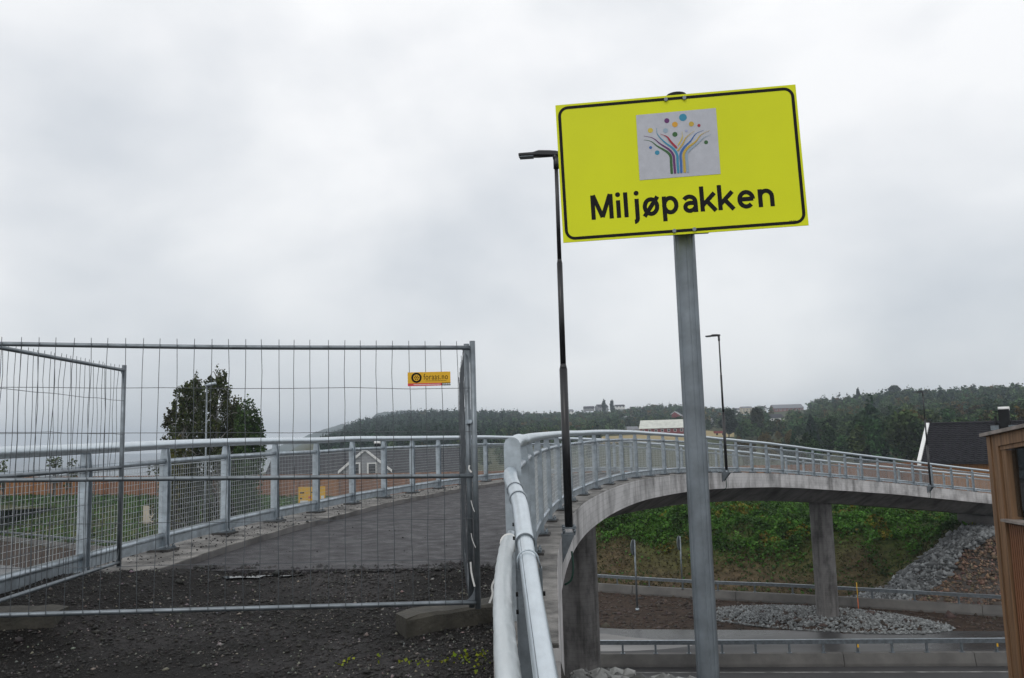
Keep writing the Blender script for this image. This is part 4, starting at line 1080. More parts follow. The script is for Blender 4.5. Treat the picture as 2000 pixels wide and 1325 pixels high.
n_ = 22; mb = MB(); mb.tube(Q2, .05, n_); vv = np.array(mb.v).reshape(-1, n_, 3) if len(mb.v) == len(Q2) * n_ else None
if vv is not None:
    for i_, c in enumerate(Q2):
        for k in range(n_):
            ph = (dq[i_] / .21 + k / n_) % 1.0                        # one turn of sheet every 21 cm
            crease = .0012 * math.sin(9 * dq[i_] + 2.1 * k) + .0008 * math.sin(31 * dq[i_] + 1.3 * k)
            sc_ = (.046 + .0020 * ph + crease * .6 if dq[i_] > .06 else .034 + .2 * dq[i_]) / .05
            vv[i_, k] = c + (vv[i_, k] - c) * sc_
    mb.v = [tuple(p) for p in vv.reshape(-1, 3)]
mb.build('plastic_wrap', WRAP, gw)
MB().tube([at(998, 1040, 5.6), gb[0], Q[3]], .024, 12).build('pipe', PIPE, gw)
for Y in (2.3, 4.4):
    ci = int(np.argmin([abs(p[1] - Y) for p in Q])); c = Q[ci]; zb = float(zt(c[0] - .3, Y)) - .3
    mb = MB(); mb.box(V(c[0] + .01, Y, (c[2] + zb) / 2), .03, .03, (c[2] - zb) / 2); mb.build('post', GALVD, gw)
# link between the two pipes' end fittings
MB().tube([at(992, 1058, 5.5), at(998, 1064, 5.55)], .057, 16).build('collar', PLASTIC, gw)
# ------------------------------------------------------------------ glazed timber shelter at the right
sc = at(1927, 846, 10.0); SX = sc[0]; zb_ = float(zt(SX + 1, 9)) - .3
LEN, DEP = 3.2, 2.4
shel = thing('timber_shelter', (SX + DEP / 2, 10 - LEN / 2, float(zt(SX + 1, 9))), 'glazed timber shelter with vertical slats and sloping roof coping', 'shelter')
ztop = sc[2] - .04; slope = math.tan(R(7))
def zroof(Y): return ztop + (10 - Y) * slope
zs = at(1945, 1012, 9.9)[2]
mb = MB(); mb.prism([V(SX - .06, 10.06, zroof(10.06)), V(SX - .06, 10.06 - LEN - .12, zroof(10.06 - LEN - .12)), V(SX - .06, 10.06 - LEN - .12, zroof(10.06 - LEN - .12) + .04), V(SX - .06, 10.06, zroof(10.06) + .04)][::-1], V(DEP + .12, 0, 0))
mb.build('roof', COPE, shel)
def wbox(name, x0, x1, y0, y1, z0, z1, m, par=shel):
    mb = MB(); mb.box(V((x0 + x1) / 2, (y0 + y1) / 2, (z0 + z1) / 2), (x1 - x0) / 2, (y1 - y0) / 2, (z1 - z0) / 2); return mb.build(name, m, par)
wbox('corner_board', SX - .012, SX + .05, 9.93, 10.0, zb_, ztop, SHEDW); wbox('corner_post', SX + .004, SX + .1, 9.80, 9.926, zb_, ztop + .02, SHEDW)
mb = MB(); mb.prism([V(SX + .0, 9.796, zroof(9.796) - .004), V(SX, 10 - LEN, zroof(10 - LEN) - .004), V(SX, 10 - LEN, zroof(10 - LEN) - .14), V(SX, 9.796, zroof(9.796) - .14)], V(.06, 0, 0)); mb.build('fascia', SHEDW, shel)
mb = MB(); mb.prism([V(SX + .02, 9.796, zroof(9.796) - .143), V(SX + .02, 10 - LEN, zroof(10 - LEN) - .143), V(SX + .02, 10 - LEN, zroof(10 - LEN) - .19), V(SX + .02, 9.796, zroof(9.796) - .19)], V(.05, 0, 0)); mb.build('window_head', SHEDW, shel)
wbox('window_jamb', SX + .03, SX + .16, 9.70, 9.79, zs, zroof(9.74) - .195, SHEDW)
wbox('sill', SX - .05, SX + .12, 10 - LEN, 9.80, zs - .03, zs, COPE)
for y in (8.6, 7.5): wbox('mullion', SX + .05, SX + .14, y - .035, y + .035, zs, zroof(y) - .195, SHEDW)
for y0, y1 in ((8.64, 9.695), (7.54, 8.56), (6.83, 7.46)):
    mb = MB(); mb.box(V(SX + .1, (y0 + y1) / 2, (zs + zroof(9) - .2) / 2), .004, (y1 - y0) / 2, (zroof(9.6) - .19 - zs) / 2); mb.build('pane', GLASS, shel)
wbox('back_board', SX + .06, SX + .08, 10 - LEN, 9.79, zb_, zs - .033, DARKIN)
me0 = None
for k, y in enumerate(np.arange(10 - LEN + .03, 9.78, .04)):
    if me0 is None:
        mb = MB(); mb.box(V(SX + .04, y, (zb_ + zs) / 2 - .02), .018, .013, (zs - zb_) / 2 - .035); o = mb.build('slat', SHEDS, shel); me0 = (o, y)
    else:
        o = me0[0].copy(); col.objects.link(o); o.location = (0, y - me0[1], 0)
for x in (SX + DEP - .08,):
    for y in (9.9, 10 - LEN + .05): wbox('post', x, x + .1, y - .05, y + .05, zb_, zroof(y) - .002, SHEDW)
wbox('floor', SX + .09, SX + DEP, 10 - LEN, 9.9, zb_ + .2, zb_ + .3, SHEDW)

# ------------------------------------------------------------------ long timber fence behind the slope
tf = thing('timber_fence', (0, 85, 3.2), 'long brown board fence along the top of the grassy slope', 'fence')
xsF = np.arange(-74, 62, 2.4)
for i, (x0, x1) in enumerate(zip(xsF[:-1], xsF[1:])):
    a = V(x0, np.interp(x0, FX, FY), 0); b = V(x1, np.interp(x1, FX, FY), 0); t = unit(b - a); L = np.linalg.norm(b - a); nn = V(-t[1], t[0], 0)
    zg = float(zt((x0 + x1) / 2, (a[1] + b[1]) / 2)); top = ZC - 3.62; mb = MB(); n = 16
    for k in range(n):
        c = a + t * L * (k + .5) / n + nn * (.02 if k % 2 else 0); mb.box(V(c[0], c[1], (zg - .3 + top) / 2), L / n / 2 * (.97 if k % 2 else 1.03), .012, (top - zg + .3) / 2, t)
    mb.build('board_bay', CLADO if (x0 < -57 or i % 9 == 4) else FENW, tf)
    mb = MB(); mb.box(V(a[0], a[1], (zg - .3 + top + .03) / 2) - nn * .075, .05, .05, (top + .03 - zg + .3) / 2, t); mb.build('post', FENW, tf)

# ------------------------------------------------------------------ houses
def house(name, c, ax, L, D, hw, hr, wall, roof, label, wins=0, chim=False, parent_ret=False, trim=None, over=.35):
    """c: centre of the ground plan, ax: ridge direction; D across"""
    c = np.asarray(c, float); ax = unit(ax); ay = V(-ax[1], ax[0], 0); up = V(0, 0, 1)
    root = thing(name, c, label, 'house' if name != 'barn' else 'barn')
    mb = MB(); mb.prism([c - ax * L / 2 + ay * u + up * h for u, h in ((-D / 2, -1.5), (D / 2, -1.5), (D / 2, hw), (0, hw + hr), (-D / 2, hw))], ax * L); mb.build('wall', wall, root)
    t_ = .16
    for s_ in (-1, 1):
        e = D / 2 + over; hz = hw - hr * over / (D / 2)
        p = [(0, hw + hr), (s_ * e, hz), (s_ * e, hz + t_), (0, hw + hr + t_)]
        mb = MB(); mb.prism([c - ax * (L / 2 + over) + ay * u + up * (h + .02) for u, h in p], ax * (L + 2 * over)); rf = mb.build('roof', roof, root)
        if trim is not None:
            for e_ in (-1, 1):
                mb = MB(); mb.prism([c + ax * e_ * (L / 2 + over + .01) + ay * u + up * (h + (.03 if k in (2, 3) else -.12)) for k, (u, h) in enumerate(p)], ax * e_ * .05); mb.build('bargeboard', trim, rf)
    for k in range(wins):
        for s_ in (-1,):
            q = c + ax * (L * ((k + .5) / wins - .5)) + ay * s_ * (D / 2 + .02) + up * hw * .55
            mb = MB(); mb.box(q, .7, .03, .65, ax); wn = mb.build('window', WHT, root); mb = MB(); mb.box(q + ay * s_ * .03, .55, .02, .5, ax); mb.build('pane', DARKIN, wn)
    if chim:
        mb = MB(); q = c + ax * L * .15 + up * (hw + hr); mb.box(q + up * .3, .35, .3, .8); mb.build('chimney', TILE, root)
    return root
# grey house with cross gable behind the fence
hc = at(712, 930, 104); hb = ZC - 7.5; Yh = 106
gx0 = at(535, 900, Yh)[0]; gx1 = at(905, 900, Yh)[0]; zr_ = at(705, 884, Yh)[2]; ze = at(705, 932, Yh - 4)[2]
gh = thing('house', ((gx0 + gx1) / 2, Yh, hb), 'grey clad house with dark roof and white trimmed gable behind the board fence', 'house')
mb = MB(); mb.box(V((gx0 + gx1) / 2, Yh, (hb + ze) / 2), (gx1 - gx0) / 2 - .4, 4.2, (ze - hb) / 2); mb.build('wall', GREYC, gh)
for s_ in (-1, 1):
    mb = MB(); mb.prism([V(gx0, Yh, zr_), V(gx0, Yh + s_ * 4.9, ze - .4), V(gx0, Yh + s_ * 4.9, ze - .15), V(gx0, Yh, zr_ + .25)], V(gx1 - gx0, 0, 0)); mb.build('roof', TILE, gh)
ap = at(705, 878, Yh - 5.6); gl = at(660, 923, Yh - 5.6); gr_ = at(766, 920, Yh - 5.6); zb2 = min(gl[2], gr_[2]) - 1.0
ap = V((gl[0] + gr_[0]) / 2, Yh - 5.6, ap[2]); gl[2] = gr_[2] = (gl[2] + gr_[2]) / 2
mb = MB(); mb.prism([V(gl[0] + .6, Yh - 5.4, hb), V(gr_[0] - .6, Yh - 5.4, hb), V(gr_[0] - .6, Yh - 5.4, gl[2] + .3), ap + V(0, .2, -.15), V(gl[0] + .6, Yh - 5.4, gl[2] + .3)], V(0, 5, 0)); mb.build('gable_wall', GREYC, gh)
for e_ in (gl, gr_):
    mb = MB(); s_ = 1 if e_ is gr_ else -1
    mb.prism([ap, e_, e_ + V(0, 0, .2), ap + V(0, 0, .2)], V(0, 5.5, 0)); mb.build('gable_roof', TILE, gh)
    mb = MB(); mb.prism([ap + V(0, -.03, -.2), e_ + V(0, -.03, -.2), e_ + V(0, -.03, .16), ap + V(0, -.03, .16)], V(0, -.06, 0)); mb.build('bargeboard', WHT, gh)
for px in (694, 727):
    p = at(px, 916, Yh - 5.5); mb = MB(); mb.box(p, .62, .05, .75); wn = mb.build('window', WHT, gh); mb = MB(); mb.box(p + V(0, -.05, 0), .42, .03, .6); mb.build('pane', DARKIN, wn)
p = at(737, 868, Yh); mb = MB(); mb.box(V(p[0], Yh, (p[2] + zr_) / 2 - .4), .32, .3, (p[2] - zr_) / 2 + .5); ch = mb.build('chimney', SIGNB, gh)
MB().tube([V(p[0] - .4, Yh, p[2] + .2), V(p[0] + .4, Yh, p[2] + .2)], .2, 12).build('chimney_cap', WHT, ch)

# dark tiled house at the right: local frame u along the ridge, v towards the back
Yd = 74
rA = at(1816, 829, Yd); hu_ = math.atan2(rA[0], Yd) + R(11)
HU = V(math.cos(hu_), -math.sin(hu_), 0); HV = V(math.sin(hu_), math.cos(hu_), 0); DV = 4.6
eA = at(1798, 903, Yd - DV); rise = rA[2] - eA[2]; HLn = 17.0
def Hp(u, v_, z): return V(rA[0], rA[1], rA[2]) + HU * u + HV * v_ + V(0, 0, z)
dh = thing('house', Hp(HLn / 2, 0, -rA[2] + ZC - 6.3), 'orange timber house with dark tiled roof and black chimney beyond the footbridge', 'house')
mb = MB(); zlo = ZC - 8 - rA[2]
mb.prism([Hp(.4, u, z) for u, z in ((-DV + .5, zlo), (DV - .5, zlo), (DV - .5, -rise), (0, -.35), (-DV + .5, -rise))], HU * (HLn - .8)); mb.build('wall', CLADO, dh)
rb = None
for s_ in (-1, 1):
    mb = MB(); mb.prism([Hp(0, 0, -.2), Hp(0, s_ * DV, -rise - .2), Hp(0, s_ * DV, -rise - .05), Hp(0, 0, -.05)], HU * HLn); rf = mb.build('roof', TILE, dh)
    if s_ == -1: rb = rf
nrow = 20
for k in range(nrow):
    f0, f1 = k / nrow, (k + 1.1) / nrow; n = 68; vs = []; mb = MB()
    for j in range(n + 1):
        u = HLn * j / n; dz = .05 if j % 2 else 0
        vs += [Hp(u, -DV * f0, -rise * f0 + dz - .02), Hp(u, -DV * f1, -rise * f1 + dz + .09)]
    mb.add(vs, [(2 * j, 2 * j + 1, 2 * j + 3, 2 * j + 2) for j in range(n)])
    mb.prism([Hp(0, -DV * f1, -rise * f1 + .09), Hp(0, -DV * f1, -rise * f1 - .06), Hp(0, -DV * f1 + .04, -rise * f1 - .06), Hp(0, -DV * f1 + .04, -rise * f1 + .07)], HU * HLn)
    mb.build('tile_course', TILE, rb)
for s_ in (-1, 1):
    mb = MB(); mb.prism([Hp(-.02, 0, -.25), Hp(-.02, s_ * (DV + .1), -rise - .32), Hp(-.02, s_ * (DV + .1), -rise + .1), Hp(-.02, 0, .14)], HU * -.3); mb.build('bargeboard', WHT, dh)
MB().tube([Hp(0, 0, .03), Hp(HLn, 0, .03)], .13, 8).build('ridge_tile', TILE, dh)
def ridge_u(px):
    d = ray(px, 830); k = (d[0] * HV[1] - d[1] * HV[0]); A_ = np.array([[HU[0], -d[0]], [HU[1], -d[1]]]); return float(np.linalg.solve(A_, -rA[:2])[0])
u = ridge_u(1965); zc0 = 1.15
mb = MB(); mb.box(Hp(u, -.5, zc0 / 2 - .5), .4, .35, zc0 / 2 + .45, HU); ch = mb.build('chimney', SIGNB, dh)
MB().tube([Hp(u - .42, -.5, zc0 + .0), Hp(u + .42, -.5, zc0 + .0)], .17, 12).build('chimney_cap', WHT, ch)
u = ridge_u(1947); MB().tube([Hp(u, -.4, -.8), Hp(u, -.4, .5)], .1, 8).build('vent_pipe', SIGNB, dh)
for px in (1946, 1981):
    mb = MB(); mb.box(Hp(ridge_u(px), -.9, -.45), .3, .25, .2, HU); mb.build('snow_guard', GALVD, dh)

def hill_r(px, y, r0=215, r1=880):
    """distance along a photo column at which the hillside shows at height y"""
    best, br = 1e9, r0
    d = ray(px, YH - (px - 1000) * math.tan(ROLL)); a = math.atan2(d[0], d[1])
    for r_ in np.arange(r0, r1, 5):
        X, Y = r_ * math.sin(a), r_ * math.cos(a); z = float(zfar(X, Y)) - ZC
        yy = YH - (px - 1000) * math.tan(ROLL) - z * FPX / Y
        if abs(yy - y) < best: best, br = abs(yy - y), r_
    return br, a
CLEAR = []
def hill_house(px, ybase, wpx, hpx, rpx, wall, roof, label, D=8, turn=0.0, r_=None, wins=3, name='house', trim=None, clear=None):
    clear = clear or (190 if px > 1400 else 70)
    r0, a = hill_r(px, ybase)
    r0 = r_ or r0
    X, Y = r0 * math.sin(a), r0 * math.cos(a); s = Y / FPX; z = ZC + (yhor(px) - ybase) * s
    CLEAR.append((px - wpx * .62, px + wpx * .62, r0 - clear, r0 + 8))
    return house(name, (X, Y, z), (math.cos(turn), math.sin(turn), 0), wpx * s * .92, D, hpx * s, rpx * s, wall, roof, label, wins, trim=trim, over=.02 * wpx * s)
br = hill_house(1302, 847, 104, 11, 15, REDW, PALER, 'long red barn with pale metal roof on the hillside farm', 17, R(-14), r_=430, name='barn', wins=8)
hill_house(1322, 822, 34, 9, 8, REDW, ROOFG, 'red farmhouse up the hill behind the long red barn', 9, R(70), wins=2, trim=WHT)
hill_house(1114, 807, 14, 2.5, 4, WHT, ROOFG, 'small white house with dark roof on the ridge beside the black lamp', 9, .2, wins=2)
hill_house(1152, 801, 22, 2.5, 4, GREYC, TILE, 'low grey house under a broad dark roof on the wooded ridge', 10, -.15)
hill_house(1177, 798.5, 22, 2.5, 5, GREYC, TILE, 'dark roofed house between two tall ridge trees', 10, .3)
hill_house(1212, 797, 20, 2.5, 3, WHT, TILE, 'pale house with flat dark hipped roof on the open ridge', 9, 0.05)
hill_house(1223, 823, 14, 5, 4, WHT, ROOFG, 'small white house among trees halfway up the hill', 8, -.3, wins=2)
hill_house(1233, 843, 26, 3, 6, CREAM, ROOFG, 'low pale shed with grey roof beside the red barn', 8, .2, wins=1)
hill_house(1385, 831, 15, 7, 6, BLUEG, ROOFG, 'blue grey house behind the straw field', 8, .1, wins=2)
hill_house(1439, 810, 15, 8, 4, WHT, ROOFG, 'white two storey house beside autumn trees on the hill', 9, .1)
hill_house(1459, 806, 22, 8, 3, CREAM, ROOFG, 'cream building partly hidden by yellow autumn trees', 9, 0)
hill_house(1491, 806, 14, 5, 4, WHT, ROOFG, 'white house with grey roof at the edge of the ridge wood', 8, -.5, wins=2)
hill_house(1538, 805, 60, 7, 7, BRICKR, ROOFG, 'long red brick building with grey hipped roof on the ridge', 16, -.04, wins=7)
hill_house(1513, 823, 32, 6, 7, WHT, TILE, 'white house with blue black roof below the red brick building', 9, .12)
hill_house(1480, 839, 20, 8, 7, REDW, ROOFG, 'small red house half hidden in the autumn trees', 8, 1.2, wins=2, trim=WHT, clear=60)
# straw coloured field patches on the hillside
def field(px0, px1, r0, r1, dz=.35, n=10):
    mb = MB(); vs = []
    for a in np.linspace(px0, px1, n):
        az = math.atan((a - 1000) / FPX)
        for r_ in np.linspace(r0, r1, n): X, Y = r_ * math.sin(az), r_ * math.cos(az); vs.append((X, Y, float(zfar(X, Y)) + dz))
    mb.add(vs, [(i * n + j, (i + 1) * n + j, (i + 1) * n + j + 1, i * n + j + 1) for i in range(n - 1) for j in range(n - 1)], None, True)
    CLEAR.append((px0 - 6, px1 + 6, r0 - 130, r1 + 4))
    return mb.build('stubble_field', STRAW, kind='structure')
field(1165, 1262, 330, 425); field(1262, 1345, 330, 405); field(1345, 1425, 380, 470)

# ------------------------------------------------------------------ trees
def conifer_proto(n, r=rng):
    h = 1 - np.sqrt(r.random(n)) * .99; R_ = .20 * (1 - h) ** .85 + .008; a = r.uniform(0, 2 * PI, n); k = np.sqrt(r.uniform(.15, 1, n))
    tier = .05 * np.sin(h * 40)
    P = np.stack([R_ * k * np.cos(a) * (1 + tier * 2), R_ * k * np.sin(a) * (1 + tier * 2), .06 + .94 * h - .05 * k * (1 - h)], -1)
    return P, r.uniform(.05, .10, n) * (1.15 - .85 * h)
def decid_proto(n, r=rng, lumps=9, wide=.34):
    L = []
    for k in range(lumps):
        hh = r.uniform(.30, .86); q = r.uniform(0, 2 * PI); rr = wide * math.sin(PI * min(1, (hh - .1) / .95)) * r.uniform(.3, .75)
        L.append((rr * math.cos(q), rr * math.sin(q), hh, r.uniform(.11, .19)))
    L.append((0, 0, .84, .15)); L.append((0, 0, .55, .22))
    ix = r.integers(0, len(L), n); d = r.normal(size=(n, 3)); d /= np.linalg.norm(d, axis=1)[:, None]
    c = np.array(L)[ix]; P = c[:, :3] + d * (c[:, 3] * r.uniform(.55, 1.05, n))[:, None]
    return P, r.uniform(.035, .075, n)
def forest(name, spots, nleaf, seed, protos=5):
    """spots: rows of x, y, z, height, kind (0 conifer, 1 broadleaf), r, g, b"""
    r = np.random.default_rng(seed); VV, QQ, CC = [], [], []; b = 0
    for kind in (0, 1):
        S_ = spots[spots[:, 4] == kind]
        for k in range(protos):
            T = S_[k::protos]
            if not len(T): continue
            P, sz = conifer_proto(nleaf, r) if kind == 0 else decid_proto(nleaf, r)
            sz = sz * (1.0 if nleaf > 150 else 1.7 if nleaf > 70 else 2.3)
            v, q, c = quads_cloud(P, sz, r.uniform(.62, 1.45, (nleaf, 1)) * np.ones((1, 3)), .2, r=r)
            th = r.uniform(0, 2 * PI, len(T)); cs, sn = np.cos(th)[:, None], np.sin(th)[:, None]; sx_ = (T[:, 3] * r.uniform(.85, 1.25, len(T)))[:, None]
            X = (v[None, :, 0] * cs - v[None, :, 1] * sn) * sx_ + T[:, 0:1]; Y = (v[None, :, 0] * sn + v[None, :, 1] * cs) * sx_ + T[:, 1:2]; Z = v[None, :, 2] * T[:, 3:4] + T[:, 2:3]
            VV.append(np.stack([X, Y, Z], -1).reshape(-1, 3)); CC.append((T[:, None, 5:8] * c[None]).reshape(-1, 3))
            QQ.append((q[None] + (np.arange(len(T)) * len(v))[:, None, None]).reshape(-1, 4) + b); b += len(T) * len(v)
    return raw_mesh(name, np.concatenate(VV), np.concatenate(QQ), np.concatenate(CC), FORL, 'stuff')
def cleared(px, r_):
    k = np.zeros(len(px), bool)
    for a, b, r0, r1 in CLEAR: k |= (px > a) & (px < b) & (r_ > r0) & (r_ < r1)
    return k
def scatter(n, px0, px1, r0, r1, h0, h1, pcon, seed, dark=1.0):
    r = np.random.default_rng(seed); px = r.uniform(px0, px1, n); rr = np.sqrt(r.uniform(r0 ** 2, r1 ** 2, n))
    dr = np.interp(px, RID[:, 0], RID[:, 2])
    k = (rr < dr + 25) & ~cleared(px, rr); px, rr = px[k], rr[k]; n = len(px)
    az = np.arctan((px - 1000) / FPX); X, Y = rr * np.sin(az), rr * np.cos(az)
    patch = fbm(X * .012, Y * .012, 77); pc = np.clip(pcon(px) + (patch - .5) * 1.0, 0, 1); con = r.random(n) < pc
    h = r.uniform(h0, h1, n) * np.where(con, 1.15, .85)
    cA_ = np.where(con[:, None], np.array([.020, .040, .024]), np.array([.042, .070, .026]))
    aut = (~con) & (r.random(n) < .08); cA_[aut] = [.085, .062, .02]
    cA_ = cA_ * r.uniform(.6, 1.6, (n, 1)) * dark; cA_[~con] *= np.c_[r.uniform(.75, 1.2, (~con).sum()), np.ones((~con).sum()), np.ones((~con).sum())]
    return np.c_[X, Y, zfar(X, Y) - .5, h, np.where(con, 0, 1), cA_]
pcon = lambda px: np.interp(px, [500, 760, 960, 1050, 1500, 1700, 2300], [.95, .95, .75, .05, .05, .1, .12])
sF = scatter(6800, 640, 2500, 540, 900, 5.5, 10, pcon, 1)
sF2 = scatter(1300, 670, 1010, 600, 1000, 7, 12, pcon, 4)
sM = scatter(2600, 620, 2500, 330, 545, 6, 10, pcon, 2)
sM2 = sM
sN = scatter(420, 1420, 2700, 175, 335, 8, 14, lambda p: .12 + 0 * p, 3, .9)
sN2 = scatter(130, 560, 1330, 200, 330, 4, 7, lambda p: .1 + 0 * p, 6)
_px = az2px(np.arctan2(sN[:, 0], sN[:, 1])); sN[:, 3] *= np.interp(_px, [1420, 1555, 1640], [.55, .6, 1.0])
# autumn belt beside the barn
kk = (az2px(np.arctan2(sN[:, 0], sN[:, 1])) < 1545) & (sN[:, 4] == 1)
sN[kk, 5:8] = np.array([.085, .066, .022]) * rng.uniform(.6, 1.3, (kk.sum(), 1)); sN[kk, 3] *= .8
forest('forest', np.concatenate([sF, sF2]), 46, 5, 8)
forest('forest', np.concatenate([sM, sN2]), 130, 6, 8)
forest('forest', sN, 620, 7, 9)

def tree(name, base, h, spots, leafcol, label, bark, trunk_r, leaf, amt=.35, limbs=None):
    root = thing(name, base, label, 'tree')
    base = np.asarray(base, float)
    mb = MB(); top = base + V(0, 0, h * .93)
    lean = [base - V(0, 0, .3), base + V(.02 * h, 0, h * .3), base + V(-.01 * h, .01 * h, h * .62), top]
    mb.tube(catmull(lean, 4), np.linspace(trunk_r, trunk_r * .12, 13), 8)
    for o_, e_ in (limbs or []):
        mb.tube(catmull([o_, (o_ + e_) / 2 + V(0, 0, .04 * h), e_], 3), np.linspace(trunk_r * .35, trunk_r * .06, 7), 5, False)
    mb.build('trunk', bark, root)
    v, q, c = quads_cloud(spots, leaf * rng.uniform(.6, 1.35, len(spots)), jit_col(leafcol, len(spots), amt), .1)
    raw_mesh('crown', v, q, c, LEAF, parent=root)
    return root
def birch(px, ytop, Y, wpx, label, colr, n_br=44, seed=1, ground_z=None):
    r = np.random.default_rng(seed); tp = at(px, ytop, Y); gz_ = float(zt(tp[0], Y)) if Y < 112 else float(zfar(tp[0], Y)); base = V(tp[0], Y, gz_); h = tp[2] - gz_; wd = wpx / FPX * Y / 2
    pts = [base + V(0, 0, h) + r.normal(0, 1, (60, 3)) * V(.10, .10, .4) - V(0, 0, .3)]; limbs = []
    for k in range(n_br):
        f = .16 + .84 * (k / (n_br - 1)) ** .85; q = k * 2.4 + r.uniform(-.3, .3); o_ = base + V(0, 0, h * f * .97)
        prof = min(1, (1.05 - f) / .55) ** .75; l = wd * prof * r.uniform(.6, 1.15) + .12
        e_ = o_ + V(math.cos(q) * l, math.sin(q) * l, l * r.uniform(.2, .75)); limbs.append((o_, e_))
        for s_ in range(5):                          # bunches of hanging twigs
            g = r.uniform(.3, 1.08); c = o_ + (e_ - o_) * g + V(*r.normal(0, .12, 3)); hang = r.uniform(.7, 2.3) * min(1, .25 + l / 2)
            for tw in range(4):
                nl_ = r.integers(7, 15); zz = np.sort(r.random(nl_)) * hang * r.uniform(.5, 1)
                cx = c + V(*r.normal(0, .11, 3))
                pts.append(np.stack([cx[0] + r.normal(0, .05, nl_), cx[1] + r.normal(0, .05, nl_), cx[2] + .15 - zz], -1))
    P = np.concatenate(pts)
    return tree('birch_tree', base, h, P, colr, label, BIRCHB, .16, .135, .45, limbs)
birch(362, 752, 64, 96, 'slim weeping birch standing apart at the outer edge of its clump', (.055, .070, .020), 40, 1)
birch(425, 727, 66, 120, 'tallest weeping birch of the clump behind the grey lamp', (.055, .068, .019), 56, 2)
birch(385, 738, 69, 120, 'dense weeping birch in the middle of the clump', (.05, .064, .019), 50, 9)
birch(338, 800, 67, 60, 'short weeping birch leaning out at the side of the clump', (.048, .052, .016), 24, 12)
def leafy(name, px, ytop, Y, wpx, label, colr, n=5000, seed=1, lumps=14, leaf=.16, wide=None, con=False):
    r = np.random.default_rng(seed); tp = at(px, ytop, Y); gz_ = float(zt(tp[0], Y)) if np.hypot(tp[0], Y) < 110 else float(zfar(tp[0], Y)); h = tp[2] - gz_
    base = V(tp[0], Y, gz_); wd = wpx / FPX * Y / 2
    if con: P, _ = conifer_proto(n, r); P[:, :2] *= wd / (.2 * h)
    else: P, _ = decid_proto(n, r, lumps, .34); P[:, :2] *= wd / (.42 * h)
    P = base + P * h
    lim = [(base + V(0, 0, h * f), P[k]) for k, f in zip(r.integers(0, n, 14), np.linspace(.25, .8, 14))]
    return tree(name, base, h, P, colr, label, BARK, .02 * h + .03, leaf, .4, lim)
leafy('broadleaf_tree', 491, 779, 63, 92, 'round green leafy tree at the end of the birch clump', (.045, .082, .022), 8500, 3, 18, .16)
leafy('broadleaf_tree', 452, 770, 68, 90, 'brownish green leafy tree pressed between birches and green tree', (.062, .062, .018), 6000, 13, 18, .17)
leafy('broadleaf_tree', 345, 845, 62, 86, 'low yellowish bush tree at the foot of the birches', (.085, .085, .018), 2600, 23, 12, .15)
for k, (px, y, lb) in enumerate([(8, 896, 'small yellowish sapling behind the orange boards of the fence'), (106, 886, 'thin sapling with sparse leaves above the board fence'), (142, 893, 'short bushy sapling close to a railing post above the fence')]):
    leafy('sapling', px, y, 104, 44, lb, (.06, .085, .02), 260, 30 + k, 6, .22)
leafy('spruce_tree', 1583, 812, 250, 36, 'tall dark spruce rising out of the broadleaf wood', (.016, .03, .02), 3000, 5, leaf=.7, con=True)
leafy('broadleaf_tree', 1747, 753, 600, 38, 'big round dark crown on the ridge line behind the lamp', (.026, .042, .02), 1500, 6, 16, 1.3)
leafy('broadleaf_tree', 1179, 781, 800, 11, 'narrow tall tree beside the dark roofed ridge house', (.03, .042, .024), 500, 7, 8, 1.1)
leafy('broadleaf_tree', 1195, 781, 800, 12, 'oval tree standing alone beside the flat roofed ridge house', (.03, .042, .024), 500, 8, 8, 1.1)
leafy('broadleaf_tree', 1475, 795, 330, 36, 'dark round tree in front of the cream building', (.035, .042, .018), 2600, 9, 14, .7)
leafy('broadleaf_tree', 1420, 800, 330, 44, 'dark bushy tree between the white house and the lamp', (.024, .036, .02), 2600, 10, 14, .7)
leafy('spruce_tree', 1675, 757, 560, 12, 'slim pointed spruce on the ridge line', (.018, .032, .02), 700, 11, leaf=1.1, con=True)

# ------------------------------------------------------------------ grey lamp, road signs, markers
p = at(404, 752, 56); z0 = float(zt(p[0], 56)); gl_ = thing('street_lamp', (p[0], 56, z0), 'tall grey street lamp standing in front of the birch clump', 'lamp')
MB().tube([V(p[0], 56, z0 - .3), V(p[0], 56, p[2])], [.075, .05], 12).build('pole', GALVD, gl_)
mb = MB(); mb.tube([V(p[0] - .1, 56, p[2] - .03), V(p[0] + .22, 56, p[2] + .02), V(p[0] + .62, 56, p[2] + .1)], [.07, .13, .09], 10); mb.build('lamp_head', GALV, gl_)
def round_sign(px, yb, yt, Y, label):
    b = at(px + 2, yb, Y); t = at(px - 2, yt, Y); z0 = float(zt(b[0], Y)); root = thing('road_sign', (b[0], Y, z0), label, 'road sign')
    MB().tube([V(b[0], Y, z0 - .2), V(b[0], Y, t[2])], .05, 10).build('post', GALVD, root)
    c = V(b[0] - .075, Y, t[2] - .38); ax = unit(V(-1, .5, 0)); MB().tube([c, c + ax * .02], .42, 28, smooth=False).build('sign_disc', GALVD, root)
    MB().tube([V(b[0], Y, z0 - .02), V(b[0], Y, z0 + .12)], .1, 10).build('footing', GALV, root)
round_sign(1242, 1172, 1055, 45.2, 'round road sign seen from the side in front of the crash barrier')
round_sign(1330, 1130, 1048, 49.8, 'round road sign seen from the side behind the crash barrier')
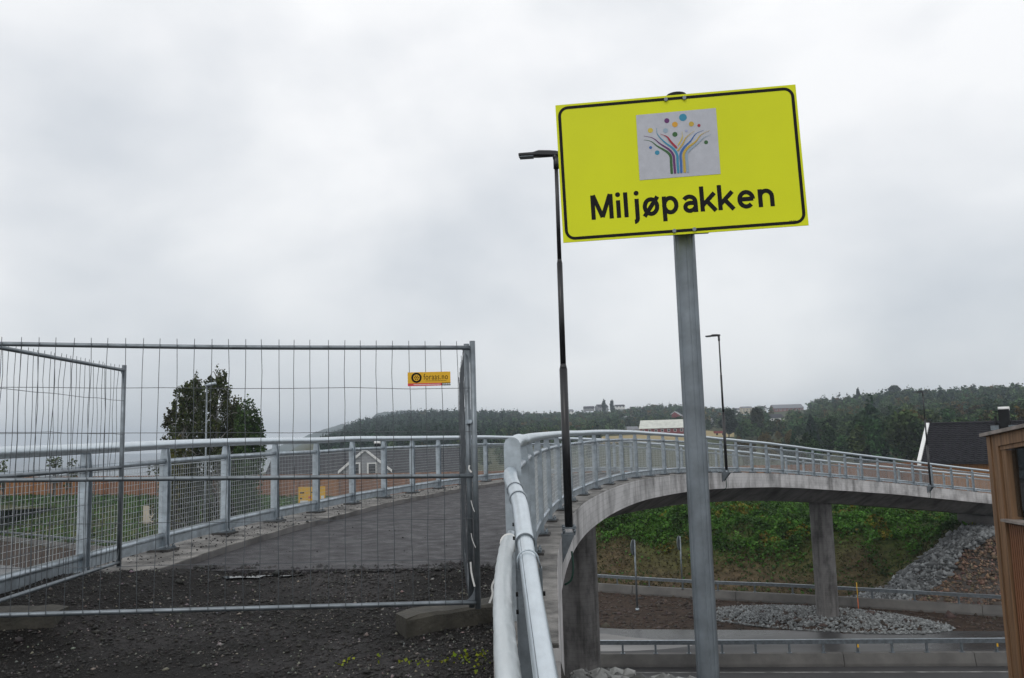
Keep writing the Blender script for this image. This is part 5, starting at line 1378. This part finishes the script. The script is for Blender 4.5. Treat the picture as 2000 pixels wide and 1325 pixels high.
def back_sign(px, y0, y1, wpx, Y, label):
    a = at(px, y0, Y); b = at(px, y1, Y); z0 = float(zt(a[0], Y)); root = thing('road_sign', (a[0], Y, z0), label, 'road sign')
    mb = MB(); mb.box(V(a[0], Y, (a[2] + b[2]) / 2), wpx / FPX * Y / 2, .02, (a[2] - b[2]) / 2); mb.build('sign_panel', CREAM, root)
    MB().tube([V(a[0], Y + .06, z0 - .2), V(a[0], Y + .06, a[2] - .1)], .045, 8).build('post', GALVD, root)
back_sign(290, 988, 1023, 20, 74, 'tall pale road sign back on the grass by the crash barrier'); back_sign(463, 991, 1014, 17, 74, 'small pale road sign back on the grass slope')
a = at(609, 951, 78); b = at(609, 984, 78); z0 = float(zt(a[0], 78)); yr = thing('detour_sign', (a[0], 78, z0), 'large orange yellow detour sign at the foot of the board fence', 'road sign')
hw_ = 26 / FPX * 78; mb = MB(); mb.box(V(a[0], 78, (a[2] + b[2]) / 2), hw_, .03, (a[2] - b[2]) / 2); mb.build('sign_panel', ORY, yr)
for s_ in (-1, 1): MB().tube([V(a[0] + s_ * hw_ * .7, 78.06, z0 - .2), V(a[0] + s_ * hw_ * .7, 78.06, b[2] + .3)], .045, 8).build('leg', GALVD, yr)
for px, py, w1, h1, m in ((588, 974, 4, 3, SIGNB), (605, 972, 5, 4, PINK), (630, 972, 6, 7, WHT), (594, 980.5, 15, 5, WHT), (612, 962, 8, 2.5, SIGNB), (590, 963, 8, 2.5, SIGNB)):
    c = at(px, py, 77.96); mb = MB(); mb.box(V(c[0], 77.962, c[2]), w1 / FPX * 39, .006, h1 / FPX * 39); mb.build('sign_mark', m, yr)
p = at(1675, 1166, 43.0); q = at(1675, 1138, 43.0); z0 = float(zt(p[0], 43)); mk = thing('marker_stake', (p[0], 43, z0), 'thin orange and yellow marker stake behind the crash barrier', 'stake')
MB().tube([V(p[0], 43, z0 - .2), V(p[0], 43, (q[2] + z0) / 2)], .022, 8).build('stake', ORNG, mk); MB().tube([V(p[0], 43, (q[2] + z0) / 2), V(p[0], 43, q[2])], .022, 8).build('stake_top', ORY, mk)
# orange boards lying on the dirt beside the near pier
for k, (px, py, ln) in enumerate([(1098, 1150, .9), (1095, 1158, .8)]):
    c = atz(px, py, .12 + .05 * k); mb = MB(); mb.box(V(c[0], c[1], .12 + .06 * k), ln, .12, .025, V(1, .3 * (k - .5), .06)); tag(mb.build('board', ORNG if k == 0 else FENW), 'orange board lying on dirt behind the thick pier' if k == 0 else 'dark brown board lying under the orange board', 'board')
# farm trailer on the straw field
r0 = 400; a_ = math.atan((1398 - 1000) / FPX); X, Y = r0 * math.sin(a_), r0 * math.cos(a_); z0 = float(zfar(X, Y)) + .35
tr = thing('farm_trailer', (X, Y, z0), 'dark red farm trailer parked on the straw field', 'trailer')
mb = MB(); mb.prism([V(X - 2.4, Y, z0 + .9), V(X + 2.4, Y, z0 + .9), V(X + 2.6, Y, z0 + 2.0), V(X - 2.6, Y, z0 + 2.0)], V(0, 2, 0)); mb.build('box_body', REDW, tr)
for s_ in (-1.4, 1.4): MB().tube([V(X + s_, Y - .15, z0 + .5), V(X + s_, Y + .15, z0 + .5)], .5, 14).build('wheel', SIGNB, tr)

# ------------------------------------------------------------------ misty air
mb = MB(); mb.box(V(0, 1700, ZC + 5), 3600, 1800, 62)
hz = mb.build('haze', GALV, kind='stuff')
m = bpy.data.materials.new('mist'); m.use_nodes = True; t = m.node_tree; t.nodes.clear()
o = t.nodes.new('ShaderNodeOutputMaterial'); pv = t.nodes.new('ShaderNodeVolumePrincipled')
pv.inputs['Color'].default_value = (.76, .86, .97, 1); pv.inputs['Density'].default_value = 0.00032; pv.inputs['Anisotropy'].default_value = 0.0
t.links.new(pv.outputs[0], o.inputs['Volume'])
hz.data.materials.clear(); hz.data.materials.append(m)
